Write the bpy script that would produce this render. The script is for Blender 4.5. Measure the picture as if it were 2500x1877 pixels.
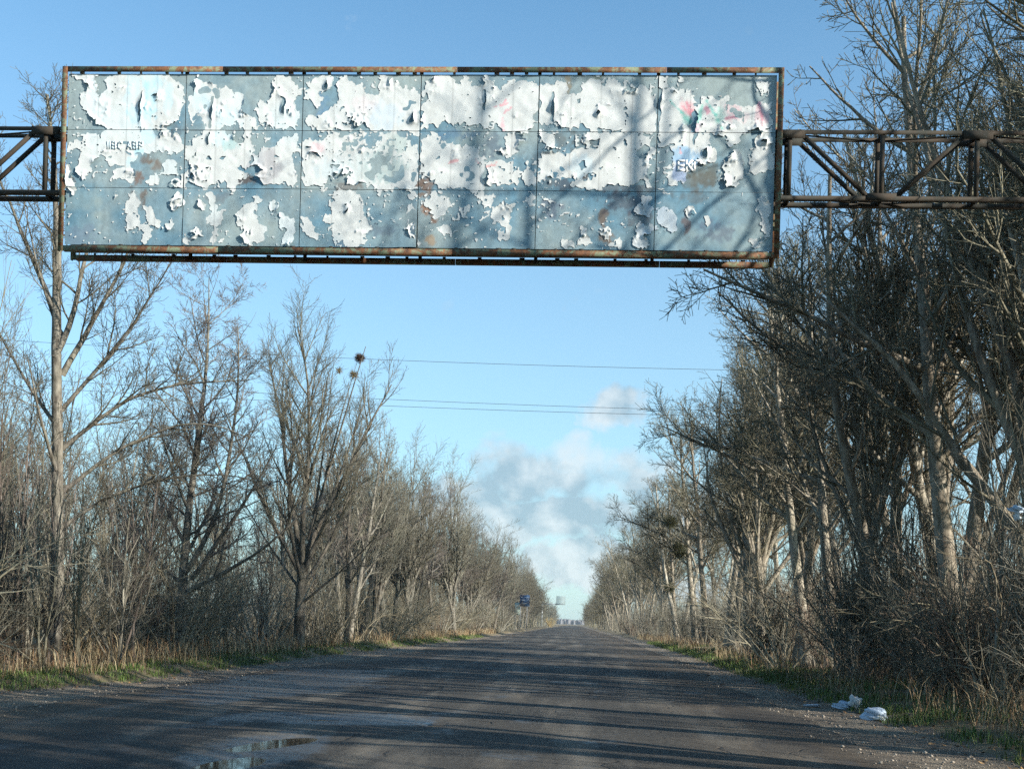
import bpy, math, random
import numpy as np
from mathutils import Matrix, Vector

for o in list(bpy.data.objects):
    bpy.data.objects.remove(o)
SC = bpy.context.scene
COL = SC.collection
RAD = math.radians

# ------------------------------------------------------------------ camera
YAW, ROLL = RAD(3.08), RAD(1.6)          # turned a little left of the road axis, held slightly crooked
F = Vector((-math.sin(YAW), math.cos(YAW), 0)); R0 = Vector((math.cos(YAW), math.sin(YAW), 0)); U0 = Vector((0, 0, 1))
RT = math.cos(ROLL) * R0 + math.sin(ROLL) * U0
UP = -math.sin(ROLL) * R0 + math.cos(ROLL) * U0
cam = bpy.data.cameras.new('camera'); camo = bpy.data.objects.new('camera', cam); COL.objects.link(camo)
M = Matrix.Identity(4)
for i in range(3):
    M[i][0], M[i][1], M[i][2] = RT[i], UP[i], -F[i]
M[2][3] = 1.5
camo.matrix_world = M
cam.sensor_width = 36.0; cam.lens = 39.954
cam.shift_y = 0.2318
cam.clip_start = 0.1; cam.clip_end = 12000
SC.camera = camo

# ------------------------------------------------------------------ sun, sky, exposure
SUN_AZ, SUN_EL = (0.90, -0.436), RAD(23)      # from the right and a little behind
sd = Vector((SUN_AZ[0], SUN_AZ[1], 0)).normalized() * math.cos(SUN_EL) + Vector((0, 0, math.sin(SUN_EL)))
sl = bpy.data.lights.new('sun', 'SUN'); sl.energy = 5.0; sl.angle = RAD(0.5); sl.color = (1.0, 0.93, 0.82)
so = bpy.data.objects.new('sun', sl); COL.objects.link(so)
so.rotation_euler = (-sd).to_track_quat('-Z', 'Y').to_euler(); so.location = (30, -15, 40)
W = bpy.data.worlds.new('World'); SC.world = W; W.use_nodes = True
SC.view_settings.view_transform = 'Standard'; SC.view_settings.look = 'None'
SC.view_settings.exposure = 1.05; SC.view_settings.gamma = 1.0; SC.view_settings.use_curve_mapping = False
SC.cycles.max_bounces = 4; SC.cycles.diffuse_bounces = 2; SC.cycles.glossy_bounces = 2
SC.cycles.transparent_max_bounces = 8
SC.cycles.use_denoising = False; SC.cycles.debug_use_spatial_splits = True
SC.cycles.use_adaptive_sampling = True; SC.cycles.adaptive_threshold = 0.02
SC.cycles.sample_clamp_indirect = 6


class NT:
    """tiny node-tree helper"""
    def __init__(s, tree):
        s.t = tree; s.n = tree.nodes; s.l = tree.links
    def __call__(s, kind, _inputs=None, **props):
        nd = s.n.new(kind)
        for k, v in props.items():
            setattr(nd, k, v)
        for k, v in (_inputs or {}).items():
            if isinstance(v, bpy.types.NodeSocket):
                s.l.new(v, nd.inputs[k])
            else:
                nd.inputs[k].default_value = v
        return nd
    def noise(s, vec, scale, detail=4, rough=0.55, dist=0.0):
        return s('ShaderNodeTexNoise', {'Vector': vec, 'Scale': scale, 'Detail': detail, 'Roughness': rough, 'Distortion': dist}).outputs['Fac']
    def math(s, op, a, b=0.0, c=0.0, clamp=False):
        return s('ShaderNodeMath', {0: a, 1: b, 2: c}, operation=op, use_clamp=clamp).outputs[0]
    def ramp(s, fac, lo, hi):
        return s('ShaderNodeMapRange', {'Value': fac, 'From Min': lo, 'From Max': hi}, clamp=True).outputs[0]
    def mix(s, fac, a, b, mode='MIX'):
        nd = s.n.new('ShaderNodeMix'); nd.data_type = 'RGBA'; nd.blend_type = mode
        for i, v in ((0, fac), (6, a), (7, b)):
            if isinstance(v, bpy.types.NodeSocket):
                s.l.new(v, nd.inputs[i])
            else:
                nd.inputs[i].default_value = (*v, 1) if i and len(v) == 3 else v
        return nd.outputs[2]
    def scale(s, vec, sc):
        return s('ShaderNodeMapping', {'Vector': vec, 'Scale': sc}).outputs[0]


# sky: Nishita, a shade more saturated as in the photograph, with a bank of soft clouds low over the road
wt = NT(W.node_tree); W.node_tree.nodes.clear()
sky = wt('ShaderNodeTexSky', sky_type='NISHITA')
sky.sun_disc = False; sky.sun_elevation = SUN_EL; sky.sun_rotation = math.atan2(SUN_AZ[0], SUN_AZ[1])
sky.altitude = 100; sky.air_density = 1.0; sky.dust_density = 0.6; sky.ozone_density = 1.8
hs = wt('ShaderNodeMix', data_type='RGBA', blend_type='MULTIPLY'); hs.inputs[0].default_value = 1.0
wt.l.new(sky.outputs[0], hs.inputs[6]); hs.inputs[7].default_value = (0.86, 1.24, 1.30, 1)
dirn = wt('ShaderNodeTexCoord').outputs['Generated']
sep = wt('ShaderNodeSeparateXYZ', {0: dirn})
el = sep.outputs[2]
# cloud sheet seen in perspective: direction over height
inv = wt.math('DIVIDE', 1.0, wt.math('ADD', wt.math('MAXIMUM', el, 0.0), 0.14))
cx_ = wt.math('MULTIPLY', sep.outputs[0], inv); cy_ = wt.math('MULTIPLY', sep.outputs[1], inv)
cv = wt('ShaderNodeCombineXYZ', {0: cx_, 1: cy_, 2: wt.math('MULTIPLY', el, 5.0)}).outputs[0]
n1 = wt.noise(cv, 1.9, 6, 0.52, 0.25)
n2 = wt.noise(cv, 0.85, 3, 0.5)
low = wt.ramp(el, 0.20, 0.05)
# the cloud bank ahead: soft heaps standing over the far end of the road
ax = wt.math('DIVIDE', sep.outputs[0], wt.math('MAXIMUM', sep.outputs[1], 0.05)); az = wt.math('DIVIDE', el, wt.math('MAXIMUM', sep.outputs[1], 0.05))
wq = wt('ShaderNodeTexNoise', {'Vector': wt('ShaderNodeCombineXYZ', {0: ax, 1: az, 2: 1.7}).outputs[0], 'Scale': 11.0, 'Detail': 5.0, 'Roughness': 0.6})
ws = wt('ShaderNodeSeparateColor', {0: wq.outputs['Color']})
axw = wt.math('ADD', ax, wt.math('MULTIPLY', wt.math('SUBTRACT', ws.outputs[0], 0.5), 0.16)); azw = wt.math('ADD', az, wt.math('MULTIPLY', wt.math('SUBTRACT', ws.outputs[1], 0.5), 0.10))
heap = None
for bx, bz, rx_, rz_ in ((0.012, 0.138, 0.075, 0.048), (0.046, 0.190, 0.045, 0.026), (-0.060, 0.138, 0.055, 0.044), (-0.02, 0.082, 0.10, 0.032), (-0.12, 0.10, 0.09, 0.035), (0.13, 0.10, 0.10, 0.04), (0.0, 0.040, 0.18, 0.024)):
    da = wt.math('DIVIDE', wt.math('SUBTRACT', axw, bx), rx_); db = wt.math('DIVIDE', wt.math('SUBTRACT', azw, bz), rz_)
    g_ = wt.math('SUBTRACT', 1.0, wt.math('ADD', wt.math('MULTIPLY', da, da), wt.math('MULTIPLY', db, db)), clamp=True)
    heap = g_ if heap is None else wt.math('MAXIMUM', heap, g_)
cover = wt.math('ADD', wt.math('MULTIPLY', low, 0.08), wt.math('MULTIPLY', n2, 0.03))
cover = wt.math('ADD', cover, wt.math('MULTIPLY', heap, 0.50))
n1 = wt.noise(wt('ShaderNodeCombineXYZ', {0: ax, 1: az, 2: 0.3}).outputs[0], 16.0, 5, 0.50, 0.15)
cm = wt.ramp(wt.math('ADD', n1, cover), 0.70, 0.93)
shade = wt.ramp(wt.noise(wt('ShaderNodeCombineXYZ', {0: wt.math('ADD', ax, 0.013), 1: wt.math('SUBTRACT', az, 0.012), 2: 0.3}).outputs[0], 15.0, 6, 0.55, 0.15), 0.60, 0.44)
cloudc = wt.mix(shade, (1.95, 2.75, 3.3), (4.3, 4.75, 4.95))
air = wt.mix(wt.math('MULTIPLY', wt.ramp(el, 0.50, 0.0), 0.62), hs.outputs[2], (3.05, 4.0, 4.6))      # pale air towards the horizon, all round
skyc = wt.mix(wt.math('MULTIPLY', cm, 0.80), air, cloudc)
bg = wt('ShaderNodeBackground', {'Color': skyc, 'Strength': 0.091})
wt.l.new(bg.outputs[0], wt('ShaderNodeOutputWorld').inputs[0])

# ------------------------------------------------------------------ helpers
def tag(o, label=None, cat=None, group=None, kind=None):
    if label: o['label'] = label
    if cat: o['category'] = cat
    if group: o['group'] = group
    if kind: o['kind'] = kind
    return o


def np_mesh(name, V, faces, mat=None, smooth=False):
    """faces: list of int arrays (n,3) / (n,4)"""
    me = bpy.data.meshes.new(name)
    V = np.asarray(V, np.float32)
    fs = [np.asarray(f, np.int32) for f in faces if len(f)]
    me.vertices.add(len(V)); me.vertices.foreach_set('co', V.ravel())
    idx = np.concatenate([f.ravel() for f in fs])
    tot = np.concatenate([np.full(len(f), f.shape[1], np.int32) for f in fs])
    start = np.concatenate([[0], np.cumsum(tot)[:-1]]).astype(np.int32)
    me.loops.add(len(idx)); me.loops.foreach_set('vertex_index', idx)
    me.polygons.add(len(tot)); me.polygons.foreach_set('loop_start', start)
    if smooth:
        me.polygons.foreach_set('use_smooth', np.ones(len(tot), bool))
    me.update(calc_edges=True)
    if mat: me.materials.append(mat)
    return me


def obj(name, me, parent=None, loc=None, rz=None):
    o = bpy.data.objects.new(name, me); COL.objects.link(o)
    if parent: o.parent = parent
    if loc is not None: o.location = loc
    if rz is not None: o.rotation_euler = (0, 0, rz)
    return o


def empty(name, loc=(0, 0, 0), rz=0):
    o = bpy.data.objects.new(name, None); COL.objects.link(o); o.location = loc; o.rotation_euler = (0, 0, rz)
    o.empty_display_size = 0.2
    return o


def copy_tree(o, parent=None):
    c = o.copy(); COL.objects.link(c); c.parent = parent
    for ch in o.children:
        copy_tree(ch, c)
    return c


class MB:
    """collects boxes / bars into one mesh"""
    def __init__(s): s.V = []; s.Q = []; s.T = []
    def box(s, x0, x1, y0, y1, z0, z1, M=None):
        b = len(s.V)
        for z in (z0, z1):
            for x, y in ((x0, y0), (x1, y0), (x1, y1), (x0, y1)):
                p = Vector((x, y, z)); s.V.append(tuple(M @ p if M else p))
        s.Q += [[b + i for i in q] for q in ((3, 2, 1, 0), (4, 5, 6, 7), (0, 1, 5, 4), (1, 2, 6, 5), (2, 3, 7, 6), (3, 0, 4, 7))]
        return s
    def bar(s, a, b, w, d, side=(0, 1, 0)):
        """rectangular bar from a to b, w wide across, d deep along `side`"""
        a = Vector(a); b = Vector(b); t = (b - a); L = t.length; t.normalize()
        sd_ = Vector(side); sd_ = (sd_ - t * sd_.dot(t)).normalized(); n = t.cross(sd_)
        M = Matrix((( *n, 0), (*sd_, 0), (*t, 0), (0, 0, 0, 1))).transposed(); M.translation = a
        return s.box(-w / 2, w / 2, -d / 2, d / 2, 0, L, M)
    def tube(s, a, b, r, n=10, r2=None):
        a = Vector(a); b = Vector(b); t = (b - a).normalized(); u = t.orthogonal().normalized(); v = t.cross(u)
        r2 = r if r2 is None else r2; base = len(s.V)
        for p, q in ((a, r), (b, r2)):
            for k in range(n):
                c = 2 * math.pi * k / n; s.V.append(tuple(p + (u * math.cos(c) + v * math.sin(c)) * q))
        s.Q += [[base + k, base + (k + 1) % n, base + n + (k + 1) % n, base + n + k] for k in range(n)]
        for o_, sgn in ((0, -1), (n, 1)):
            c = len(s.V); s.V.append(tuple(a if o_ == 0 else b))
            for k in range(n):
                e = (base + o_ + k, base + o_ + (k + 1) % n); s.T.append([c, e[0], e[1]][::sgn])
        return s
    def build(s, name, mat, parent=None, smooth=False):
        return obj(name, np_mesh(name, s.V, [s.Q, s.T], mat, smooth), parent)


def vnoise(x, y, seed, cell, soft=True):
    """smooth value noise in -1..1 on numpy arrays"""
    g = np.random.default_rng(seed).uniform(-1, 1, (256, 256))
    X = x / cell; Y = y / cell
    i = np.floor(X).astype(int); j = np.floor(Y).astype(int); fx = X - i; fy = Y - j
    if soft: fx = fx * fx * (3 - 2 * fx); fy = fy * fy * (3 - 2 * fy)
    a = g[i % 256, j % 256]; b = g[(i + 1) % 256, j % 256]; c = g[i % 256, (j + 1) % 256]; d = g[(i + 1) % 256, (j + 1) % 256]
    return (a * (1 - fx) + b * fx) * (1 - fy) + (c * (1 - fx) + d * fx) * fy


def sstep(a, b, x):
    t = np.clip((x - a) / (b - a), 0, 1); return t * t * (3 - 2 * t)


def new_mat(name):
    m = bpy.data.materials.new(name); m.use_nodes = True; m.node_tree.nodes.clear()
    t = NT(m.node_tree); p = t('ShaderNodeBsdfPrincipled'); out = t('ShaderNodeOutputMaterial')
    t.l.new(p.outputs[0], out.inputs[0])
    return m, t, p


def bump(t, p, h, dist, strength=1.0):
    b = t('ShaderNodeBump', {'Height': h, 'Distance': dist, 'Strength': strength}); t.l.new(b.outputs[0], p.inputs['Normal'])


# ------------------------------------------------------------------ materials
MAT = {}
def bark_mat(name, c1, c2, c3, scale, moss=0.25):
    m, t, p = new_mat(name)
    co = t('ShaderNodeTexCoord').outputs['Object']
    rnd = t('ShaderNodeObjectInfo').outputs['Random']
    n = t.noise(t.scale(co, (1, 1, 0.35)), scale, 5, 0.65)
    n2 = t.noise(co, scale * 0.13, 3, 0.5)
    c = t.mix(t.ramp(n, 0.38, 0.66), c1, c2)
    c = t.mix(t.math('MULTIPLY', t.ramp(n2, 0.5, 0.72), moss), c, c3)
    c = t.mix(t.math('MULTIPLY', rnd, 0.62), c, tuple(x * q for x, q in zip(c1, (0.75, 0.62, 0.52))))
    t.l.new(c, p.inputs['Base Color']); p.inputs['Roughness'].default_value = 0.85
    p.inputs['Specular IOR Level'].default_value = 0.25
    bump(t, p, n, 0.03, 0.7)
    return m
MAT['bark_l'] = bark_mat('bark_grey_brown', (0.075, 0.068, 0.056), (0.29, 0.27, 0.225), (0.21, 0.235, 0.15), 9)
MAT['bark_r'] = bark_mat('bark_pale', (0.15, 0.13, 0.10), (0.50, 0.455, 0.37), (0.33, 0.33, 0.21), 7)
MAT['twig_l'] = bark_mat('twig_grey', (0.095, 0.090, 0.070), (0.25, 0.242, 0.192), (0.17, 0.19, 0.11), 3)
MAT['twig_p'] = bark_mat('twig_purplish', (0.105, 0.090, 0.080), (0.235, 0.208, 0.185), (0.165, 0.17, 0.105), 3, 0.15)
MAT['twig_r'] = bark_mat('twig_olive', (0.105, 0.098, 0.070), (0.285, 0.27, 0.20), (0.20, 0.21, 0.11), 3, 0.4)
MAT['shrub_a'] = bark_mat('shrub_straw', (0.17, 0.15, 0.105), (0.43, 0.39, 0.285), (0.31, 0.31, 0.185), 3)
MAT['shrub_b'] = bark_mat('shrub_brown', (0.15, 0.108, 0.078), (0.35, 0.265, 0.20), (0.26, 0.225, 0.14), 3)
MAT['shrub_c'] = bark_mat('shrub_grey', (0.145, 0.138, 0.112), (0.38, 0.365, 0.30), (0.27, 0.285, 0.185), 3)
MAT['straw'] = bark_mat('straw_yellow', (0.36, 0.27, 0.12), (0.55, 0.43, 0.21), (0.40, 0.34, 0.14), 3)
MAT['wood_pale'] = bark_mat('torn_wood', (0.42, 0.34, 0.22), (0.62, 0.53, 0.38), (0.45, 0.38, 0.25), 20)


def flat_mat(name, c, rough=0.7, var=0.25, scale=6, spec=0.3, metal=0.0):
    m, t, p = new_mat(name)
    co = t('ShaderNodeTexCoord').outputs['Object']
    n = t.noise(co, scale, 5, 0.6)
    t.l.new(t.mix(n, tuple(x * (1 - var) for x in c), tuple(min(1, x * (1 + var)) for x in c)), p.inputs['Base Color'])
    p.inputs['Roughness'].default_value = rough; p.inputs['Specular IOR Level'].default_value = spec; p.inputs['Metallic'].default_value = metal
    bump(t, p, n, 0.004, 0.5)
    return m


def attr_mat(name, rough=0.8, spec=0.2, fine=60, amt=0.18, sheen=None):
    """colour comes from the mesh's own colour attribute, broken up by fine noise"""
    m, t, p = new_mat(name)
    a = t('ShaderNodeAttribute', attribute_name='col').outputs['Color']
    co = t('ShaderNodeTexCoord').outputs['Object']
    n = t.noise(co, fine, 4, 0.6)
    c = t.mix(1.0, a, t.mix(n, (1 - amt,) * 3, (1 + amt,) * 3), 'MULTIPLY')
    t.l.new(c, p.inputs['Base Color']); p.inputs['Roughness'].default_value = rough; p.inputs['Specular IOR Level'].default_value = spec
    return m, t, p


# rusty green paint of the sign's frame
m, t, p = new_mat('rusty_green_paint')
co = t('ShaderNodeTexCoord').outputs['Object']
n = t.noise(co, 5.0, 8, 0.74, 0.6); nb = t.noise(co, 13, 6, 0.68)
green = t.mix(nb, (0.095, 0.12, 0.075), (0.17, 0.205, 0.13))
rust = t.mix(t.ramp(nb, 0.35, 0.65), (0.034, 0.016, 0.010), (0.18, 0.075, 0.026))
msk = t.ramp(t.math('ADD', n, t.math('MULTIPLY', t.math('SUBTRACT', nb, 0.5), 0.25)), 0.44, 0.52)
t.l.new(t.mix(msk, green, rust), p.inputs['Base Color']); p.inputs['Roughness'].default_value = 0.8
bump(t, p, nb, 0.006, 0.6)
MAT['frame'] = m

m, t, p = new_mat('truss_steel')
co = t('ShaderNodeTexCoord').outputs['Object']
n = t.noise(co, 2.2, 6, 0.65); nb = t.noise(co, 14, 4, 0.6)
c = t.mix(t.ramp(n, 0.42, 0.62), (0.026, 0.028, 0.024), (0.052, 0.034, 0.022))
c = t.mix(t.math('MULTIPLY', nb, 0.5), c, (0.065, 0.062, 0.054))
t.l.new(c, p.inputs['Base Color']); p.inputs['Roughness'].default_value = 0.85; p.inputs['Specular IOR Level'].default_value = 0.15; bump(t, p, nb, 0.004, 0.5)
MAT['truss'] = m

# traced lay-out of the torn posters, in centimetres on the sign's own plane
PAPER = ["-822 1057 -810 1067 -794 1065 -778 1068 -764 1065 -755 1068 -736 1065 -717 1068 -701 1057 -689 1046 -692 1036 -687 1023 -695 1000 -696 991 -714 983 -729 977 -764 976 -799 976 -817 979 -836 984 -844 996 -859 1005 -866 1021 -866 1031 -856 1038 -850 1049 -861 1059 -859 1062 -844 1068 -842 1047 -840 1028 -824 1035 -820 1044",
"-883 1064 -870 1069 -861 1069 -862 1062 -876 1061",
"-665 1065 -662 1054 -645 1050 -640 1038 -638 1046 -612 1045 -604 1033 -588 1031 -586 1020 -594 1016 -584 1003 -574 993 -564 984 -566 974 -581 974 -591 986 -603 987 -629 980 -633 976 -643 976 -649 987 -658 993 -672 985 -677 1000 -674 1016 -680 1021 -669 1031 -668 1048",
"-536 1058 -524 1065 -509 1060 -501 1054 -485 1041 -498 1029 -494 1010 -491 995 -491 980 -514 978 -522 980 -534 990 -547 982 -557 984 -555 995 -547 1003 -561 1005 -554 1016 -535 1026 -528 1042",
"-888 944 -872 954 -867 963 -841 964 -843 956 -826 954 -832 962 -818 969 -793 973 -789 970 -784 972 -764 973 -763 952 -756 972 -739 972 -737 960 -744 953 -731 953 -721 962 -720 974 -714 974 -712 962 -697 960 -691 941 -705 934 -713 940 -732 938 -751 934 -775 935 -790 935 -810 937 -835 939 -852 935 -864 935 -855 944 -864 946 -886 935",
"-867 932 -782 932 -765 928 -770 918 -790 914 -818 915 -809 928 -837 927 -850 927 -847 914 -852 906 -866 906",
"-682 934 -671 949 -665 962 -654 974 -633 974 -625 968 -604 965 -604 955 -615 946 -582 950 -571 954 -567 942 -572 931 -572 912 -597 911 -670 911 -676 925 -662 925 -682 930",
"-581 974 -572 974 -573 955 -580 961",
"-516 956 -502 965 -491 965 -496 950 -488 941 -496 933 -497 912 -531 912 -566 916 -551 929 -546 940 -513 946",
"-890 903 -885 912 -880 895 -874 880 -874 866 -884 870 -883 886 -889 891",
"-868 924 -848 924 -850 911 -847 903 -859 895 -867 899",
"-803 901 -790 909 -774 903 -772 894 -775 879 -789 886 -804 888",
"-742 890 -729 893 -728 883 -736 875 -746 881",
"-714 913 -706 919 -700 908 -698 896 -704 900 -721 900",
"-704 885 -694 889 -689 881 -698 876 -703 878",
"-769 865 -762 848 -762 831 -778 831 -784 837 -772 854",
"-781 825 -762 829 -756 814 -771 810 -773 803 -777 806 -781 818",
"-749 837 -737 838 -735 826 -737 811 -748 814 -751 826",
"-756 809 -744 811 -736 803 -740 794 -745 784 -752 784 -748 797",
"-701 853 -692 868 -686 859 -685 840 -700 839",
"-729 816 -721 816 -722 809 -728 810",
"-709 817 -704 811 -703 803 -707 802",
"-668 925 -597 925 -591 906 -593 884 -599 873 -607 884 -627 888 -636 885 -651 875 -669 887 -660 908",
"-661 909 -679 887 -684 874 -685 894 -671 904",
"-582 926 -572 926 -574 910 -581 914",
"-593 906 -571 897 -581 893 -596 897",
"-520 926 -496 926 -495 896 -493 885 -502 881 -517 888 -518 907",
"-564 926 -520 926 -519 884 -540 886 -562 895 -545 903",
"-657 858 -646 844 -648 838 -656 840",
"-638 863 -632 866 -629 857 -633 849",
"-631 844 -628 829 -616 835 -615 825 -623 819 -626 810 -635 814",
"-587 833 -577 840 -562 843 -552 827 -552 816 -542 805 -543 786 -558 782 -574 780 -578 793 -578 808 -586 814",
"-530 846 -518 851 -519 832 -525 832",
"-512 835 -498 824 -493 815 -498 809 -510 811",
"-502 807 -493 805 -494 790 -499 779 -505 784",
"-680 785 -665 800 -653 802 -648 806 -651 794 -662 790 -676 781",
"-630 789 -625 800 -625 793 -629 781",
"-560 856 -553 854 -551 846 -558 846",
"-477 1026 -468 1054 -463 1058 -449 1060 -434 1058 -434 1045 -441 1045 -453 1043 -464 1037 -452 1028 -458 1018",
"-423 1048 -413 1058 -410 1065 -406 1058 -396 1050 -396 1024 -396 996 -400 983 -416 990 -417 1011 -417 1037",
"-394 1047 -388 1056 -379 1047 -380 1039 -373 1032 -352 1026 -344 1034 -333 1049 -330 1062 -322 1051 -310 1041 -303 1049 -299 1039 -292 1045 -286 1036 -285 1011 -283 966 -295 970 -305 974 -318 977 -337 975 -362 975 -369 985 -373 992 -392 985 -395 1007 -393 1024",
"-478 990 -470 994 -451 990 -433 1009 -420 1011 -417 990 -400 979 -400 973 -415 975 -432 973 -451 973 -457 980 -470 982",
"-360 1062 -345 1064 -341 1054 -335 1049 -341 1037 -348 1043 -352 1050",
"-276 1036 -269 1051 -256 1060 -245 1064 -232 1065 -226 1054 -218 1047 -215 1058 -206 1060 -200 1047 -186 1045 -173 1049 -172 1058 -168 1057 -158 1049 -151 1044 -143 1038 -138 1051 -123 1058 -101 1055 -85 1047 -85 1025 -90 1003 -93 980 -102 980 -111 973 -139 973 -145 988 -162 989 -171 993 -171 980 -196 984 -200 995 -215 985 -222 987 -230 985 -236 998 -241 998 -247 985 -260 979 -273 983 -276 1011 -268 1023",
"-481 950 -469 954 -444 950 -437 964 -416 966 -399 966 -397 956 -380 956 -372 940 -353 941 -348 962 -324 968 -305 964 -296 948 -285 949 -281 913 -478 912 -468 924 -480 931",
"-395 964 -378 968 -378 960 -391 956",
"-276 951 -274 959 -267 966 -252 965 -246 950 -210 948 -199 948 -184 943 -178 944 -176 937 -194 933 -241 931 -247 925 -275 927",
"-137 965 -119 969 -102 960 -116 958 -112 937 -127 933 -148 937 -135 946 -133 958",
"-275 910 -271 925 -241 929 -183 931 -174 926 -171 911",
"-478 915 -468 922 -436 926 -375 927 -371 915 -304 927 -285 927 -282 890 -293 875 -321 878 -336 872 -366 882 -359 889 -386 882 -401 889 -420 904 -448 885 -471 883",
"-275 912 -228 928 -172 928 -170 876 -193 874 -212 879 -227 881 -240 877 -251 886 -254 894 -272 897",
"-168 917 -147 921 -125 915 -108 904 -115 900 -114 884 -128 885 -141 889 -163 885 -162 898",
"-104 906 -93 912 -87 904 -86 886 -103 884",
"-416 870 -397 870 -385 859 -377 844 -371 833 -370 822 -361 807 -376 795 -388 784 -401 776 -415 787 -423 798 -427 814 -439 821 -430 832 -434 847 -425 859",
"-474 819 -466 821 -461 809 -453 791 -463 796 -471 802",
"-299 841 -294 841 -293 832 -300 831",
"-292 867 -287 865 -287 855 -298 857",
"-300 811 -290 812 -290 796 -280 779 -294 792",
"-264 856 -255 866 -241 864 -237 853 -230 853 -230 841 -239 830 -250 828 -260 838",
"-205 844 -196 846 -201 829",
"-158 840 -132 854 -119 846 -121 837 -128 829 -128 816 -137 818 -137 825 -150 825",
"-240 808 -225 813 -227 804 -234 800",
"-181 866 -172 868 -172 857 -179 855",
"-168 866 -155 864 -155 853 -166 853",
"-140 801 -133 799 -125 809 -131 794 -138 794",
"-97 857 -92 865 -90 861 -93 848",
"-390 782 -375 786 -370 788 -375 780 -386 779",
"-82 1049 -57 1049 -57 1032 -55 1003 -57 989 -68 993 -80 987",
"-56 1016 -55 1045 -49 1055 -38 1053 -37 1032 -29 1030 -16 1034 -10 1041 -3 1059 10 1057 20 1053 37 1057 49 1051 61 1042 61 1057 63 1015 64 976 47 976 32 980 16 976 1 984 -11 991 -26 976 -32 982 -53 993",
"64 1040 82 1038 89 1051 104 1042 113 1021 114 973 93 973 66 974",
"120 1028 122 1044 173 1042 176 1015 179 971 183 946 164 939 147 936 136 954 122 948 120 969 121 1003",
"180 1007 194 1027 232 1031 231 1013 233 1015 270 1017 300 1018 305 985 290 977 271 981 253 973 241 950 234 968 232 973 207 975 188 973 182 973 186 994",
"183 969 202 965 204 950 216 943 218 927 201 922 188 927 187 946",
"-78 970 -54 970 -54 947 -67 951",
"-1 968 64 971 65 948 2 947 -6 957",
"66 969 101 967 101 950 88 948 69 949",
"-75 933 -56 939 -42 932 -23 934 -19 945 78 946 79 923 98 929 111 942 102 923 102 909 -72 908",
"285 962 305 978 307 910 273 910 274 932 280 949",
"231 922 246 935 254 939 260 910 232 910",
"280 1058 294 1056 294 1033 285 1042",
"119 1063 129 1063 131 1051 121 1049",
"148 1063 157 1063 159 1055 150 1055",
"-78 922 -13 922 -12 901 -32 906 -41 895 -45 901 -77 887",
"-19 884 -6 903 -2 886 11 893 26 911 64 922 102 923 103 898 103 884 97 894 84 894 78 886 57 890 42 890 34 882 10 878 -12 880 -19 887",
"137 892 144 908 150 904 151 887 139 888",
"231 924 258 924 260 905 251 889 253 884 244 882 232 891 234 912",
"275 924 294 924 285 909 279 909",
"288 857 295 865 303 852 302 836 302 821 301 802 297 817 294 834 286 846",
"88 815 114 819 115 808 98 802 112 783 87 781 83 794 90 804",
"-7 812 0 807 -2 797 8 790 -8 789",
"31 813 39 813 39 798 31 803",
"47 788 60 792 60 781 45 782",
"98 863 108 861 104 856 94 856",
"171 845 180 847 177 837 171 839",
"202 832 208 834 208 820 202 816",
"282 792 290 792 290 781 282 782",
"-34 787 -19 787 -20 782 -34 782",
"83 846 96 854 110 846 110 837 97 831 89 836",
"122 840 133 846 152 831 149 808 136 816 124 827",
"145 938 187 943 190 927 148 927",
"148 931 186 931 184 914 165 908 164 894 150 894"]
HOLES = ["-762 1040 -760 1040 -763 986 -768 986 -766 1019",
"-748 1030 -733 1036 -734 1029",
"-816 1033 -814 1037 -808 1034",
"-802 1013 -798 1016 -793 1013",
"-640 1031 -635 1031 -640 976 -644 976 -643 1006",
"-522 1031 -516 1029 -511 1020 -514 999 -518 1001 -518 1022",
"-645 964 -641 972 -641 948 -646 948",
"-667 962 -654 970 -654 963 -671 959",
"-647 922 -641 928 -636 923",
"-625 924 -618 928 -610 926 -618 922",
"-532 926 -526 930 -518 926",
"-702 1044 -699 1050 -696 1043",
"-880 960 -861 962 -865 952",
"-581 901 -562 914 -545 903 -562 897",
"-703 882 -698 887 -692 885 -696 880",
"-678 792 -664 798 -660 794 -668 788",
"-570 795 -564 806 -566 795",
"-701 849 -687 854 -686 851",
"-295 1007 -290 987 -300 985",
"-174 1042 -170 1042 -171 1023 -174 1007 -178 1010 -174 1025",
"-417 990 -402 981 -413 982",
"-445 1046 -442 1058 -438 1043",
"-477 946 -463 943 -475 940",
"-469 935 -455 935 -444 922",
"-421 939 -412 939 -418 937",
"-330 932 -315 925 -326 928",
"-402 924 -381 924 -402 921",
"-308 944 -302 946 -304 936",
"-256 925 -245 930 -247 925",
"-422 889 -413 902 -407 889 -414 881",
"-171 906 -163 894 -167 883 -174 894",
"-407 849 -402 850 -403 846",
"-405 838 -398 844 -404 832",
"-430 915 -415 915 -420 908",
"-316 888 -306 893 -314 886",
"-200 883 -184 888 -193 883",
"-248 903 -241 904 -242 901",
"-326 872 -321 878 -317 871",
"-61 1039 -56 1041 -55 987 -62 995",
"-16 1028 -10 1029 -10 1020 -16 1020",
"14 1003 18 1009 22 1003 18 997",
"64 1005 69 998 65 996",
"173 1006 181 1006 180 970 174 971",
"176 969 182 971 181 950 177 954",
"4 957 21 961 21 949 6 951",
"24 978 41 978 41 975",
"193 943 202 946 201 931 194 933",
"256 991 261 1000 260 987",
"273 977 283 979 287 972 275 972",
"287 958 300 960 298 953",
"231 926 244 935 235 925",
"-11 920 -3 926 3 915 -7 908",
"114 1044 123 1044 120 965 116 973",
"-13 920 -3 922 3 914 -7 910",
"90 894 97 895 97 884 90 886",
"223 887 232 891 230 886"]
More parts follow.
